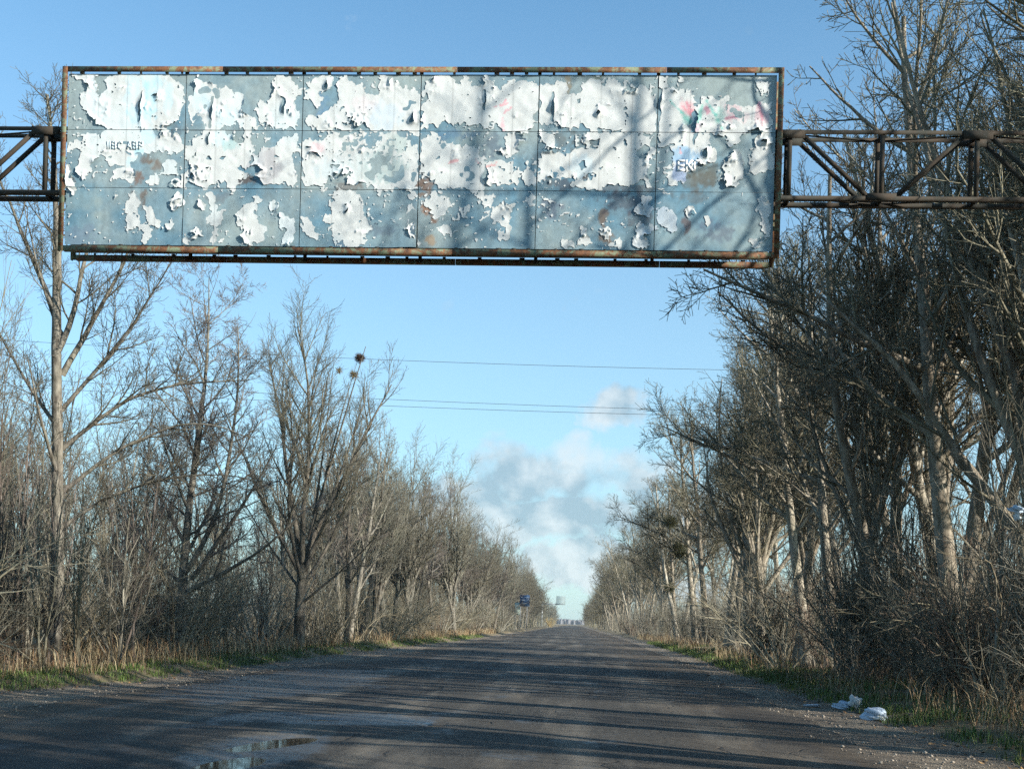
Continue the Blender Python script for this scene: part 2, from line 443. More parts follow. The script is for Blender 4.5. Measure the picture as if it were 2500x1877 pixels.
CURLS = [(-7.575,10.134,0.18,0.1),(-8.423,9.902,0.2,0.07),(-8.518,10.492,0.15,0.09),(-7.309,10.305,0.12,0.08),(-6.338,10.043,0.15,0.09),(-6.679,10.535,0.15,0.09),(-5.094,10.105,0.15,0.1),(-5.293,10.387,0.15,0.07),(-7.194,9.661,0.12,0.08),(-6.401,9.57,0.1,0.08),(-6.597,9.004,0.2,0.12),(-8.841,8.856,0.25,0.16),(-5.54,8.992,0.2,0.12),(-6.949,8.49,0.18,0.12),(-5.777,7.894,0.15,0.1),(-6.977,8.812,0.12,0.09),(-6.625,7.943,0.15,0.11),(-6.562,8.455,0.12,0.09),(-2.912,9.925,0.15,0.1),(-1.699,10.248,0.15,0.08),(-4.377,10.484,0.15,0.09),(-3.353,10.487,0.18,0.08),(-3.885,9.883,0.2,0.1),(-4.631,9.353,0.15,0.08),(-1.015,9.56,0.25,0.13),(-4.124,8.926,0.18,0.12),(-1.633,8.925,0.15,0.1),(-2.868,8.035,0.22,0.16),(-4.014,8.4,0.12,0.08),(-1.322,8.498,0.2,0.06),(-0.576,10.143,0.15,0.1),(1.802,9.884,0.15,0.1),(0.176,10.03,0.12,0.08),(1.203,10.226,0.15,0.08),(2.828,9.755,0.18,0.12),(2.946,9.565,0.18,0.12),(2.005,9.388,0.12,0.1),(2.424,9.314,0.18,0.1),(2.341,8.892,0.15,0.1),(0.981,7.924,0.2,0.1),(0.365,8.071,0.12,0.08),(1.767,8.41,0.12,0.08),(0.91,8.421,0.15,0.06)]
INK = [(-7.462,10.229,0.16,0.35,0.3,0.66,0.8,0.8),(-7.433,10.552,0.2,0.15,0.4,0.72,0.84,0.7),(-7.153,10.23,0.09,0.3,0.4,0.72,0.84,0.6),(-7.76,10.475,0.2,0.22,0.45,0.73,0.84,0.5),(-7.83,10.228,0.1,0.25,0.5,0.75,0.86,0.5),(-7.744,9.943,0.18,0.2,0.4,0.7,0.84,0.6),(-6.555,10.251,0.2,0.2,0.4,0.72,0.86,0.5),(-6.104,9.95,0.3,0.2,0.5,0.76,0.86,0.55),(-7.464,9.602,0.15,0.15,0.35,0.68,0.83,0.7),(-6.229,9.608,0.2,0.15,0.45,0.75,0.86,0.5),(-7.65,9.354,0.1,0.08,0.2,0.6,0.8,0.8),(-7.781,9.182,0.14,0.1,0.35,0.7,0.84,0.6),(-6.053,9.477,0.15,0.1,0.2,0.48,0.48,0.7),(-5.429,9.106,0.3,0.3,0.22,0.18,0.22,0.8),(-3.741,10.166,0.2,0.15,0.75,0.55,0.6,0.5),(-4.556,9.409,0.14,0.12,0.7,0.3,0.36,0.75),(-3.433,9.96,0.35,0.25,0.42,0.6,0.75,0.5),(-3.193,9.511,0.25,0.2,0.3,0.42,0.4,0.8),(-4.257,10.258,0.1,0.25,0.4,0.45,0.47,0.6),(-4.287,9.976,0.15,0.15,0.6,0.65,0.66,0.5),(-3.371,9.119,0.4,0.25,0.2,0.33,0.33,0.85),(-4.375,9.075,0.25,0.2,0.42,0.55,0.6,0.6),(-3.711,9.098,0.3,0.25,0.45,0.58,0.58,0.5),(1.662,10.132,0.12,0.18,0.72,0.25,0.3,0.7),(2.385,10.039,0.14,0.2,0.65,0.25,0.32,0.75),(2.877,10.003,0.12,0.17,0.7,0.25,0.32,0.75),(2.595,9.982,0.25,0.1,0.7,0.35,0.4,0.5),(1.687,9.921,0.1,0.1,0.12,0.45,0.38,0.7),(2.216,10.0,0.12,0.14,0.15,0.5,0.42,0.65),(1.854,10.037,0.06,0.15,0.25,0.58,0.5,0.5),(1.785,9.807,0.1,0.12,0.35,0.12,0.3,0.8),(1.665,9.328,0.3,0.16,0.1,0.36,0.62,0.95),(-0.068,9.164,0.25,0.2,0.5,0.7,0.8,0.5),(1.578,9.059,0.16,0.22,0.1,0.22,0.48,0.95),(0.967,8.403,0.3,0.25,0.3,0.36,0.42,0.7),(1.352,8.272,0.4,0.4,0.28,0.42,0.56,0.75),(0.98,7.962,0.3,0.3,0.55,0.63,0.7,0.4)]
STROKES = [(-1.462,10.146,-1.371,10.258,0.02,0.65,0.22,0.28),(-1.461,10.136,-1.342,10.202,0.015,0.65,0.25,0.3),(-1.403,10.043,-1.274,10.128,0.02,0.62,0.25,0.3),(-1.611,10.136,-1.462,10.146,0.012,0.65,0.3,0.35),(-1.419,9.95,-1.413,9.744,0.03,0.65,0.35,0.4),(1.374,10.236,1.569,10.055,0.03,0.1,0.42,0.38),(1.569,10.055,1.707,9.883,0.05,0.1,0.42,0.36),(1.972,10.248,2.12,10.019,0.03,0.1,0.45,0.4),(2.12,10.019,2.26,9.771,0.025,0.12,0.42,0.36),(1.585,10.151,1.751,9.998,0.03,0.7,0.2,0.25),(1.64,10.227,1.76,10.036,0.03,0.72,0.22,0.28),(1.966,10.133,2.006,10.057,0.05,0.55,0.15,0.25),(1.908,10.171,1.84,9.884,0.03,0.15,0.5,0.4),(2.311,9.962,2.5,9.982,0.03,0.62,0.2,0.28),(2.833,10.231,2.898,9.946,0.03,0.65,0.2,0.28),(-2.279,9.201,-2.167,9.23,0.03,0.6,0.2,0.22),(-1.849,9.241,-1.791,9.195,0.02,0.6,0.2,0.22),(-1.667,9.121,-1.51,9.187,0.025,0.6,0.25,0.25),(1.557,9.452,1.569,9.376,0.03,0.7,0.3,0.3)]
STAINS = [(-7.434,9.242,0.15,0.12,0.14,0.09,0.06,0.8),(-7.354,9.147,0.12,0.15,0.16,0.11,0.08,0.8),(-7.637,8.902,0.12,0.14,0.17,0.08,0.04,0.95),(-7.726,8.616,0.07,0.14,0.1,0.08,0.07,0.9),(-7.551,8.58,0.09,0.16,0.13,0.08,0.05,0.9),(-5.767,8.877,0.2,0.1,0.1,0.06,0.04,0.95),(-6.259,8.609,0.2,0.16,0.13,0.13,0.14,0.6),(-5.379,8.691,0.2,0.2,0.15,0.17,0.17,0.4),(-8.323,8.44,0.08,0.4,0.28,0.33,0.3,0.4),(-8.561,7.905,0.4,0.2,0.12,0.15,0.22,0.5),(-2.682,8.805,0.16,0.16,0.24,0.12,0.06,0.85),(-2.697,8.655,0.12,0.08,0.22,0.12,0.06,0.85),(-2.671,8.412,0.1,0.14,0.27,0.11,0.04,0.95),(-2.544,8.244,0.08,0.1,0.24,0.1,0.04,0.9),(-2.562,7.888,0.1,0.08,0.35,0.2,0.08,0.7),(-2.763,8.992,0.06,0.3,0.16,0.11,0.08,0.8),(-4.006,8.786,0.3,0.08,0.16,0.12,0.1,0.7),(-3.379,8.068,0.3,0.12,0.08,0.1,0.15,0.6),(-4.093,7.816,0.3,0.1,0.1,0.13,0.2,0.5),(-0.334,10.452,0.06,0.25,0.36,0.24,0.1,0.6),(0.162,10.549,0.08,0.15,0.24,0.24,0.1,0.6),(-0.271,9.567,0.4,0.2,0.1,0.11,0.11,0.8),(-0.687,9.295,0.3,0.15,0.11,0.13,0.14,0.6),(0.32,8.32,0.08,0.2,0.14,0.08,0.04,0.95),(0.348,7.975,0.14,0.12,0.2,0.11,0.05,0.9),(-0.042,8.932,0.08,0.15,0.14,0.08,0.05,0.85),(1.695,8.237,0.07,0.25,0.11,0.06,0.05,0.9),(2.014,9.062,0.3,0.25,0.1,0.09,0.06,0.8),(1.885,8.927,0.3,0.2,0.12,0.11,0.09,0.6),(-0.367,8.853,0.3,0.1,0.07,0.06,0.07,0.8),(0.651,8.784,0.5,0.08,0.1,0.08,0.08,0.7),(0.619,8.553,0.4,0.18,0.05,0.05,0.07,0.8),(-0.586,8.447,0.2,0.2,0.1,0.11,0.16,0.7),(0.952,8.268,0.2,0.2,0.1,0.09,0.1,0.7),(2.174,8.088,0.3,0.2,0.09,0.11,0.16,0.7),(1.76,8.639,0.3,0.12,0.1,0.09,0.08,0.6),(-6.965,9.756,0.15,0.1,0.12,0.13,0.14,0.6),(-2.142,9.666,0.4,0.1,0.05,0.14,0.26,0.6),(-1.593,9.482,0.25,0.2,0.06,0.09,0.14,0.7),(-4.481,10.107,0.15,0.3,0.1,0.22,0.38,0.6)]

# ------------------------------------------------------------------ ground, road, shoulders
def grass_left(y):  return -9.55 + 0.95 * sstep(45, 95, y) + 0.55 * sstep(95, 200, y) - 1.0 * sstep(24, 19, y) + 0.22 * vnoise(y * 1.0, y * 0 + 3.3, 11, 2.1)
def grass_right(y): return 5.45 + 0.75 * sstep(35, 60, y) + 0.3 * sstep(60, 100, y) + 0.20 * vnoise(y * 1.0, y * 0 + 7.7, 12, 1.7)
def road_left(y):   return -8.25 + 0.9 * sstep(25, 42, y) - 0.2 * sstep(42, 160, y) + 0.16 * vnoise(y * 1.0, y * 0 + 1.3, 13, 1.2) + 0.07 * vnoise(y, y * 0, 14, 0.35)
def road_right(y):  return 3.95 + 0.8 * sstep(28, 48, y) + 0.4 * sstep(48, 120, y) + 0.16 * vnoise(y * 1.0, y * 0 + 5.3, 15, 1.3) + 0.07 * vnoise(y, y * 0, 16, 0.4)


def ground_z(x, y):
    gl = grass_left(y); gr = grass_right(y)
    dl = gl - x; dr = x - gr
    z = np.where(dl > 0, 0.02 + 0.16 * sstep(0, 0.8, dl) + 0.10 * sstep(1.5, 4, dl), 0) + \
        np.where(dr > 0, 0.02 + 0.10 * sstep(0, 0.9, dr) + 0.16 * sstep(1.2, 4, dr), 0)
    inside = (dl <= 0) & (dr <= 0)
    n = 0.05 * vnoise(x, y, 21, 1.1) + 0.02 * vnoise(x, y, 22, 0.4) + 0.08 * vnoise(x, y, 23, 4.0)
    w = np.clip(np.maximum(dl, dr) / 1.2, 0, 1)
    z = z + n * w
    return np.where(inside, -0.07, z)


def grid_mesh(name, xs, ys, zf, mat, smooth=True):
    X, Y = np.meshgrid(xs, ys); Z = zf(X, Y)
    V = np.stack([X.ravel(), Y.ravel(), Z.ravel()], 1)
    nx, ny = len(xs), len(ys)
    i = np.arange(nx - 1)[None, :] + nx * np.arange(ny - 1)[:, None]; i = i.ravel()
    return np_mesh(name, V, [np.stack([i, i + 1, i + nx + 1, i + nx], 1)], mat, smooth)


m, t, p = new_mat('earth_litter')
co = t('ShaderNodeTexCoord').outputs['Object']
n = t.noise(co, 0.35, 5, 0.6); nf = t.noise(co, 9, 6, 0.7); nm = t.noise(co, 1.6, 4, 0.6)
c = t.mix(t.ramp(nf, 0.3, 0.7), (0.055, 0.040, 0.024), (0.20, 0.15, 0.085))
c = t.mix(t.math('MULTIPLY', t.ramp(nm, 0.5, 0.68), 0.65), c, (0.085, 0.11, 0.032))
c = t.mix(t.math('MULTIPLY', t.ramp(n, 0.45, 0.65), 0.5), c, (0.24, 0.185, 0.10))
t.l.new(c, p.inputs['Base Color']); p.inputs['Roughness'].default_value = 0.95; bump(t, p, nf, 0.05)
MAT['earth'] = m

m, t, p = new_mat('gravel_dirt')
co = t('ShaderNodeTexCoord').outputs['Object']
nf = t.noise(co, 22, 6, 0.75); nm = t.noise(t.scale(co, (1.5, 0.35, 1)), 1.0, 4, 0.6)
vo = t('ShaderNodeTexVoronoi', {'Vector': co, 'Scale': 32.0}); vr = t.ramp(vo.outputs['Distance'], 0.1, 0.5)
c = t.mix(t.ramp(nf, 0.3, 0.7), (0.058, 0.044, 0.031), (0.18, 0.145, 0.105))
c = t.mix(t.math('MULTIPLY', t.ramp(nm, 0.42, 0.62), 0.7), c, (0.235, 0.195, 0.14))
c = t.mix(t.math('MULTIPLY', t.math('GREATER_THAN', t.noise(co, 45, 2, 0.5), 0.66), 0.7), c, (0.36, 0.33, 0.28))
t.l.new(c, p.inputs['Base Color']); p.inputs['Roughness'].default_value = 0.85
bump(t, p, t.math('ADD', nf, t.math('MULTIPLY', vr, 0.5)), 0.03)
MAT['gravel'] = m

# old asphalt: worn aggregate, long stains, cracks, damp streaks that stay smoother
m, t, p = new_mat('old_asphalt')
co = t('ShaderNodeTexCoord').outputs['Object']
nf = t.noise(co, 60, 3, 0.7); ng = t.noise(co, 16, 5, 0.7)
nl = t.noise(t.scale(co, (0.9, 0.10, 1)), 1.0, 6, 0.6, 0.3)
np_ = t.noise(t.scale(co, (0.8, 0.5, 1)), 1.1, 6, 0.65)
c = t.mix(t.ramp(ng, 0.3, 0.72), (0.030, 0.028, 0.025), (0.086, 0.080, 0.069))
c = t.mix(t.math('MULTIPLY', t.ramp(nl, 0.48, 0.66), 0.75), c, (0.175, 0.155, 0.125))
c = t.mix(t.math('MULTIPLY', t.math('GREATER_THAN', nf, 0.66), 0.4), c, (0.32, 0.30, 0.27))
vo = t('ShaderNodeTexVoronoi', {'Vector': t('ShaderNodeVectorMath', {0: co, 1: t.mix(0.25, (0, 0, 0), t('ShaderNodeTexNoise', {'Vector': co, 'Scale': 2.0}).outputs['Color'])}, operation='ADD').outputs[0], 'Scale': 0.55}, feature='DISTANCE_TO_EDGE')
crack = t.math('MULTIPLY', t.ramp(vo.outputs['Distance'], 0.012, 0.003), t.ramp(t.noise(co, 0.4, 2), 0.5, 0.6))
c = t.mix(t.math('MULTIPLY', crack, 0.8), c, (0.014, 0.013, 0.012))
sp = t('ShaderNodeSeparateXYZ', {0: co})
# mud tracked in from both edges, wheel tracks polished lighter, a few darker repairs with hard edges
ex = t.math('ABSOLUTE', t.math('ADD', sp.outputs[0], 2.0))
mud = t.math('MULTIPLY', t.ramp(t.math('ADD', ex, t.math('MULTIPLY', t.noise(t.scale(co, (0.6, 0.15, 1)), 1.2, 5, 0.6), 3.0)), 4.6, 7.2), 0.6)
c = t.mix(mud, c, (0.105, 0.078, 0.052))
trk = t.math('PINGPONG', t.math('ADD', sp.outputs[0], 20.6), 0.9)
c = t.mix(t.math('MULTIPLY', t.ramp(trk, 0.55, 0.9), t.math('MULTIPLY', t.ramp(nl, 0.35, 0.6), 0.35)), c, (0.16, 0.147, 0.125))
rep = t.math('MULTIPLY', t.ramp(t.noise(t.scale(co, (0.45, 0.16, 1)), 1.0, 2, 0.4), 0.585, 0.60), 0.55)
c = t.mix(rep, c, (0.034, 0.033, 0.032))
def blot(cx, cy, rx, ry):
    a = t.math('DIVIDE', t.math('SUBTRACT', sp.outputs[0], cx), rx); b = t.math('DIVIDE', t.math('SUBTRACT', sp.outputs[1], cy), ry)
    return t.math('SUBTRACT', 1.0, t.math('ADD', t.math('MULTIPLY', a, a), t.math('MULTIPLY', b, b)), clamp=True)
wetb = t.math('MAXIMUM', blot(-6.3, 25.5, 2.0, 8), blot(-3.4, 16.4, 2.0, 1.3))
wetb = t.math('MAXIMUM', wetb, t.math('MULTIPLY', blot(-3.4, 12.3, 0.8, 2.4), 0.8))
wet = t.ramp(t.math('ADD', np_, t.math('MULTIPLY', wetb, 0.42)), 0.58, 0.72)
wet = t.math('MULTIPLY', wet, t.ramp(ng, 0.25, 0.6))
c = t.mix(t.math('MULTIPLY', wet, 0.75), c, (0.030, 0.028, 0.026))
t.l.new(c, p.inputs['Base Color'])
rg = t('ShaderNodeMapRange', {'Value': wet, 'From Min': 0, 'From Max': 1, 'To Min': 0.82, 'To Max': 0.30}).outputs[0]
t.l.new(rg, p.inputs['Roughness']); t.l.new(t('ShaderNodeMapRange', {'Value': wet, 'To Min': 0.2, 'To Max': 1.0}).outputs[0], p.inputs['Specular IOR Level'])
hgt = t.math('SUBTRACT', t.math('ADD', nf, t.math('MULTIPLY', ng, 0.7)), t.math('MULTIPLY', crack, 1.5))
bb = t('ShaderNodeBump', {'Height': hgt, 'Distance': 0.012}); t.l.new(t.math('SUBTRACT', 1.0, t.math('MULTIPLY', wet, 0.8)), bb.inputs['Strength'])
t.l.new(bb.outputs[0], p.inputs['Normal'])
MAT['asphalt'] = m

m, t, p = new_mat('puddle_water')
p.inputs['Base Color'].default_value = (0.03, 0.028, 0.022, 1); p.inputs['Roughness'].default_value = 0.045
p.inputs['IOR'].default_value = 1.33
MAT['water'] = m

def geo(a, b, n): return a * (b / a) ** (np.arange(1, n + 1) / n)
xs = np.concatenate([-22 - geo(1, 4500, 22)[::-1], np.arange(-22, -13, 0.5), np.arange(-13, -8, 0.16), np.arange(-8, 4.8, 1.6), np.arange(4.8, 9, 0.16), np.arange(9, 20, 0.5), 20 + geo(1, 4500, 22)])
ys = np.concatenate([np.arange(-60, 6, 2.5), np.arange(6, 45, 0.3), np.arange(45, 110, 1.2), np.arange(110, 420, 6), 420 + geo(8, 7000, 26)])
tag(obj('ground', grid_mesh('ground', xs, ys, ground_z, MAT['earth'])), kind='structure')

PUD = [(-3.42, 13.05, 0.30, 0.85, 0.30), (-3.38, 11.15, 0.30, 0.75, 0.12), (-1.9, 15.9, 0.12, 0.22, 0.0), (-3.5, 16.3, 0.35, 0.2, 0.0)]
def road_z(x, y):
    z = 0.034 - 0.0006 * (x + 2.1) ** 2 + 0.004 * vnoise(x, y, 31, 0.8) + 0.0022 * vnoise(x, y, 32, 0.16) + 0.010 * vnoise(x * 1.0, y * 0.4, 33, 2.6)
    for cx, cy, rx, ry, k in PUD:
        dx = x - cx - k * (y - cy); z = z - 0.075 * np.exp(-((dx / rx) ** 2 + ((y - cy) / ry) ** 2) * 1.2)
    return z * np.where(y > 880, 1, 1) - 0.0000035 * np.maximum(y - 650, 0) ** 2 * 0

def strip(name, ya, fl, fr, nx, zf, mat):
    """a sheet between two wavy edges"""
    Y = np.repeat(ya[:, None], nx, 1); s = np.linspace(0, 1, nx)[None, :]
    X = fl(ya)[:, None] * (1 - s) + fr(ya)[:, None] * s
    V = np.stack([X.ravel(), Y.ravel(), zf(X, Y).ravel()], 1); ny = len(ya)
    i = (np.arange(nx - 1)[None, :] + nx * np.arange(ny - 1)[:, None]).ravel()
    return np_mesh(name, V, [np.stack([i, i + 1, i + nx + 1, i + nx], 1)], mat, True)
ya = np.concatenate([np.arange(-60, 8, 3.0), np.arange(8, 21, 0.10), np.arange(21, 60, 0.35), np.arange(60, 200, 2.0), np.arange(200, 901, 20)])
tag(obj('road', strip('road', ya, road_left, road_right, 130, road_z, MAT['asphalt'])), kind='structure')
yb = np.concatenate([np.arange(-60, 6, 3.0), np.arange(6, 40, 0.15), np.arange(40, 120, 0.8), np.arange(120, 901, 20)])
shz = lambda x, y: -0.016 + 0.010 * vnoise(x, y, 41, 0.5) + 0.006 * vnoise(x, y, 42, 0.15)
tag(obj('gravel_shoulder', strip('gravel_shoulder', yb, lambda y: grass_left(y) - 0.25, lambda y: road_left(y) + 0.6, 24, lambda x, y: shz(x, y) + 0.06 * sstep(-0.1, 0.3, grass_left(y) - x), MAT['gravel'])), kind='structure')
tag(obj('gravel_shoulder', strip('gravel_shoulder', yb, lambda y: road_right(y) - 0.6, lambda y: grass_right(y) + 0.25, 24, lambda x, y: shz(x, y) + 0.05 * sstep(-0.1, 0.3, x - grass_right(y)), MAT['gravel'])), kind='structure')
for cx, cy, rx, ry, k in PUD:
    a = np.linspace(0, 2 * np.pi, 40, endpoint=False)
    yy = np.sin(a) * ry * 1.25; xx = np.cos(a) * rx * 1.25 + k * yy
    V = np.concatenate([[[0, 0, 0]], np.stack([xx, yy, xx * 0], 1)]); i = np.arange(40)
    z0 = float(road_z(np.array([cx]), np.array([cy]))[0])
    o = obj('puddle', np_mesh('puddle', V, [np.stack([i * 0, i + 1, (i + 1) % 40 + 1], 1)], MAT['water']), loc=(cx, cy, z0 + 0.046)); tag(o, kind='structure')

# ------------------------------------------------------------------ the overhead billboard and its gantry
SX = [-8.90, -6.84, -4.82, -2.81, -0.815, 1.17, 3.13]       # panel seams across
SZ = [10.685, 9.725, 8.735, 7.755]                            # panel seams down
X0, X1, Z0, Z1 = -8.99, 3.235, 7.635, 10.79                   # outside of the frame
YF = 19.0                                                     # front of the frame; the sign faces the camera
sign = empty('billboard', (0, 0, 0))
tag(sign, 'long rusty framed billboard with torn white paper, hung over the road', 'billboard')

def frame_bar(x0, x1, z0, z1, y0, name='frame_rail', par=sign):
    b = MB()
    # an angle section: a flat face and a lip that turns back
    w = min(x1 - x0, z1 - z0)
    b.box(x0, x1, y0, y0 + 0.012, z0, z1)
    if x1 - x0 > z1 - z0:
        top = z0 > 9
        b.box(x0 + 0.002, x1 - 0.002, y0 + 0.0125, y0 + 0.075, z1 - 0.012 if top else z0, z1 if top else z0 + 0.012)
    else:
        lf = x0 < -3
        b.box(x0 if lf else x1 - 0.012, x0 + 0.012 if lf else x1, y0 + 0.0125, y0 + 0.075, z0 + 0.002, z1 - 0.002)
    return b.build(name, MAT['frame'], par)
fw = 0.092
for y0, flip in ((YF, 0), (YF + 0.50, 1)):
    # the rails are welded from lengths, each its own piece
    cuts = [X0 + fw, -6.2, -2.2, 1.3, X1 - fw]
    for a, b in zip(cuts[:-1], cuts[1:]):
        frame_bar(a + 0.002, b - 0.002, Z1 - fw, Z1, y0)
        frame_bar(a + 0.002, b - 0.002, Z0, Z0 + fw, y0)
    for x0, x1 in ((X0, X0 + fw), (X1 - fw, X1)):
        frame_bar(x0, x1, Z0, Z1, y0, 'frame_upright')
# uprights and clips inside the box
for x in SX[1:-1]:
    MB().box(x - 0.03, x + 0.03, YF + 0.056, YF + 0.088, Z0 + 0.02, Z1 - 0.02).build('inner_post', MAT['truss'], sign)
    MB().box(x - 0.03, x + 0.03, YF + 0.472, YF + 0.494, Z0 + 0.02, Z1 - 0.02).build('inner_post', MAT['truss'], sign)
rng = np.random.default_rng(5)
for y0 in (YF + 0.014, YF + 0.514):
    b = MB()
    x = X0 + 0.3
    while x < X1 - 0.2:
        w_ = rng.uniform(0.03, 0.09)
        b.box(x, x + w_, y0, y0 + 0.02, Z1 - 0.115, Z1 - 0.080); b.box(x + 0.11, x + 0.11 + w_, y0, y0 + 0.02, Z0 + 0.080, Z0 + 0.125)
        x += rng.uniform(0.25, 0.75)
    tag(b.build('clips', MAT['truss'], sign), kind='stuff')
for x in (X0 + 1.0, -5.6, -0.3, X1 - 0.7):          # ties between the two faces
    MB().box(x - 0.025, x + 0.025, YF + 0.09, YF + 0.47, Z1 - 0.16, Z1 - 0.12).build('tie_bar', MAT['truss'], sign)
    MB().box(x - 0.025, x + 0.025, YF + 0.09, YF + 0.47, Z0 + 0.14, Z0 + 0.18).build('tie_bar', MAT['truss'], sign)

# --- panel sheets: dented steel with blue-grey paint, stains painted by the weather
m, t, p = attr_mat('weathered_blue_sheet', 0.6, 0.3, 34, 0.13)
co = t('ShaderNodeTexCoord').outputs['Object']
bump(t, p, t.noise(co, 1.3, 4, 0.6), 0.03, 0.6)
MAT['sheet'] = m
m, t, p = attr_mat('poster_paper', 0.75, 0.2, 45, 0.05)
co = t('ShaderNodeTexCoord').outputs['Object']
bump(t, p, t.noise(co, 9, 3, 0.5), 0.004, 0.4)
MAT['paper'] = m
m, t, p = new_mat('sheet_back'); p.inputs['Base Color'].default_value = (0.10, 0.11, 0.11, 1); p.inputs['Roughness'].default_value = 0.7; MAT['sheet_back'] = m


def sheet_colour(x, z):
    f = 0.55 * vnoise(x, z, 51, 0.9) + 0.3 * vnoise(x, z, 52, 0.33) + 0.2 * vnoise(x, z, 53, 0.12)
    lower = sstep(9.9, 8.6, z)
    blue = np.clip(0.14 + 0.34 * lower + 1.1 * f, 0, 1)[..., None]
    c = (1 - blue) * np.array([0.25, 0.315, 0.325]) + blue * np.array([0.115, 0.225, 0.295])
    # run-down streaks
    s = 0.6 * vnoise(x, z * 0.12, 54, 0.10) + 0.4 * vnoise(x, z * 0.12, 55, 0.04)
    c = c * (1 + 0.16 * s[..., None]) * (1 + 0.10 * vnoise(x, z, 56, 0.05)[..., None])
    gr = sstep(0.25, 0.75, vnoise(x, z, 57, 0.5))[..., None] * 0.30
    c = c * (1 - gr) + np.array([0.33, 0.39, 0.36]) * gr
    for (sx, sz, rx, rz, r, g, b, k) in STAINS:
        w = 0.6 * vnoise(x * 0.8 + z * 0.6, z * 0.8 - x * 0.6, 58, 0.12) + 0.6 * vnoise(x * 0.5 - z * 0.8, z * 0.5 + x * 0.8, 59, 0.055) + 0.45 * vnoise(x, z * 0.6, 158, 0.026)
        d = ((x - sx) / rx) ** 2 + ((z - sz) / rz) ** 2
        a = (0.78 * k * sstep(1.3, 0.15, d - 1.1 * w + 0.1) * (d < 5))[..., None]
        c = c * (1 - a) + np.array([r, g, b]) * a
    # ragged dark brown band along the top edge of the upper sheets
    top = sstep(10.66, 10.69, z + 0.03 * vnoise(x, z * 0, 60, 0.09)) * 0.6
    c = c * (1 - top[..., None]) + np.array([0.12, 0.10, 0.08]) * top[..., None]
    return np.clip(c, 0.01, 1)


def put_col(me, C):
    a = me.attributes.new('col', 'FLOAT_COLOR', 'POINT')
    a.data.foreach_set('color', np.concatenate([C, np.ones((len(C), 1))], 1).astype(np.float32).ravel())


panels = {}
YP = YF + 0.048
for ci in range(6):
    for ri in range(3):
        x0, x1 = SX[ci] + 0.006, SX[ci + 1] - 0.006; z1, z0 = SZ[ri] - 0.004, SZ[ri + 1] + 0.004
        nx, nz = 84, 42
        X, Z = np.meshgrid(np.linspace(x0, x1, nx), np.linspace(z0, z1, nz))
        # shallow oil-canning, and the odd corner sprung loose
        Y = YP + 0.006 * vnoise(X, Z, 70 + ci * 3 + ri, 0.5) + 0.0035 * (rng.random() - 0.5)
        if (ci, ri) == (2, 2):
            Y = Y - 0.045 * sstep(0.55, 0, np.hypot(X - x1, (Z - z0) * 0.6))
        C = sheet_colour(X, Z).reshape(-1, 3)
        V = np.stack([X.ravel(), Y.ravel(), Z.ravel()], 1)
        i = (np.arange(nx - 1)[None, :] + nx * np.arange(nz - 1)[:, None]).ravel()
        me = np_mesh('panel', V, [np.stack([i, i + 1, i + nx + 1, i + nx], 1)], MAT['sheet'], True)
        put_col(me, C)
        panels[ci, ri] = obj('panel', me, sign)
        # rear face of the box
        MB().box(x0, x1, YF + 0.497, YF + 0.503, z0, z1).build('rear_panel', MAT['sheet_back'], sign)

# --- what is left of the posters: torn sheets standing a few millimetres proud, curling at some edges
G = 0.016
gx = np.arange(SX[0], SX[-1] + G, G); gz = np.arange(SZ[-1], SZ[0] + G, G)
PX, PZ = np.meshgrid(gx, gz)
wx = PX + 0.022 * vnoise(PX, PZ, 81, 0.16) + 0.030 * vnoise(PX, PZ, 82, 0.075, False) + 0.022 * vnoise(PX, PZ, 83, 0.035, False)
wz = PZ + 0.022 * vnoise(PX, PZ, 84, 0.16) + 0.034 * vnoise(PX, PZ, 85, 0.075, False) + 0.024 * vnoise(PX, PZ, 86, 0.035, False)

def poly_sdf(pts, A, B):
    """signed distance (positive inside) to a polygon"""
    d = np.full(A.shape, 1e9); ins = np.zeros(A.shape, bool); n = len(pts)
    for k in range(n):
        (ax, az), (bx, bz) = pts[k], pts[(k + 1) % n]
        ex, ez = bx - ax, bz - az
        L = ex * ex + ez * ez + 1e-9
        tt = np.clip(((A - ax) * ex + (B - az) * ez) / L, 0, 1)
        d = np.minimum(d, (A - ax - tt * ex) ** 2 + (B - az - tt * ez) ** 2)
        if az != bz:
            ins ^= ((az > B) != (bz > B)) & (A < ex * (B - az) / ez + ax)
    return np.where(ins, 1, -1) * np.sqrt(d)

def pts_of(s):
    q = [int(v) / 100 for v in s.split()]; return list(zip(q[::2], q[1::2]))

FLD = np.full(PX.shape, -0.30); HOL = np.full(PX.shape, -0.30)
for src, dst in ((PAPER, FLD), (HOLES, HOL)):
    for s in src:
        pts = pts_of(s); a = np.array(pts)
        i0, i1 = np.searchsorted(gx, [a[:, 0].min() - 0.3, a[:, 0].max() + 0.3]); j0, j1 = np.searchsorted(gz, [a[:, 1].min() - 0.3, a[:, 1].max() + 0.3])
        sl_ = (slice(j0, j1), slice(i0, i1))
        q = 1.0 if dst is FLD else 0.5       # slits keep straighter edges
        A = PX[sl_] * (1 - q) + wx[sl_] * q; B = PZ[sl_] * (1 - q) + wz[sl_] * q
        dst[sl_] = np.maximum(dst[sl_], poly_sdf(pts, A, B))
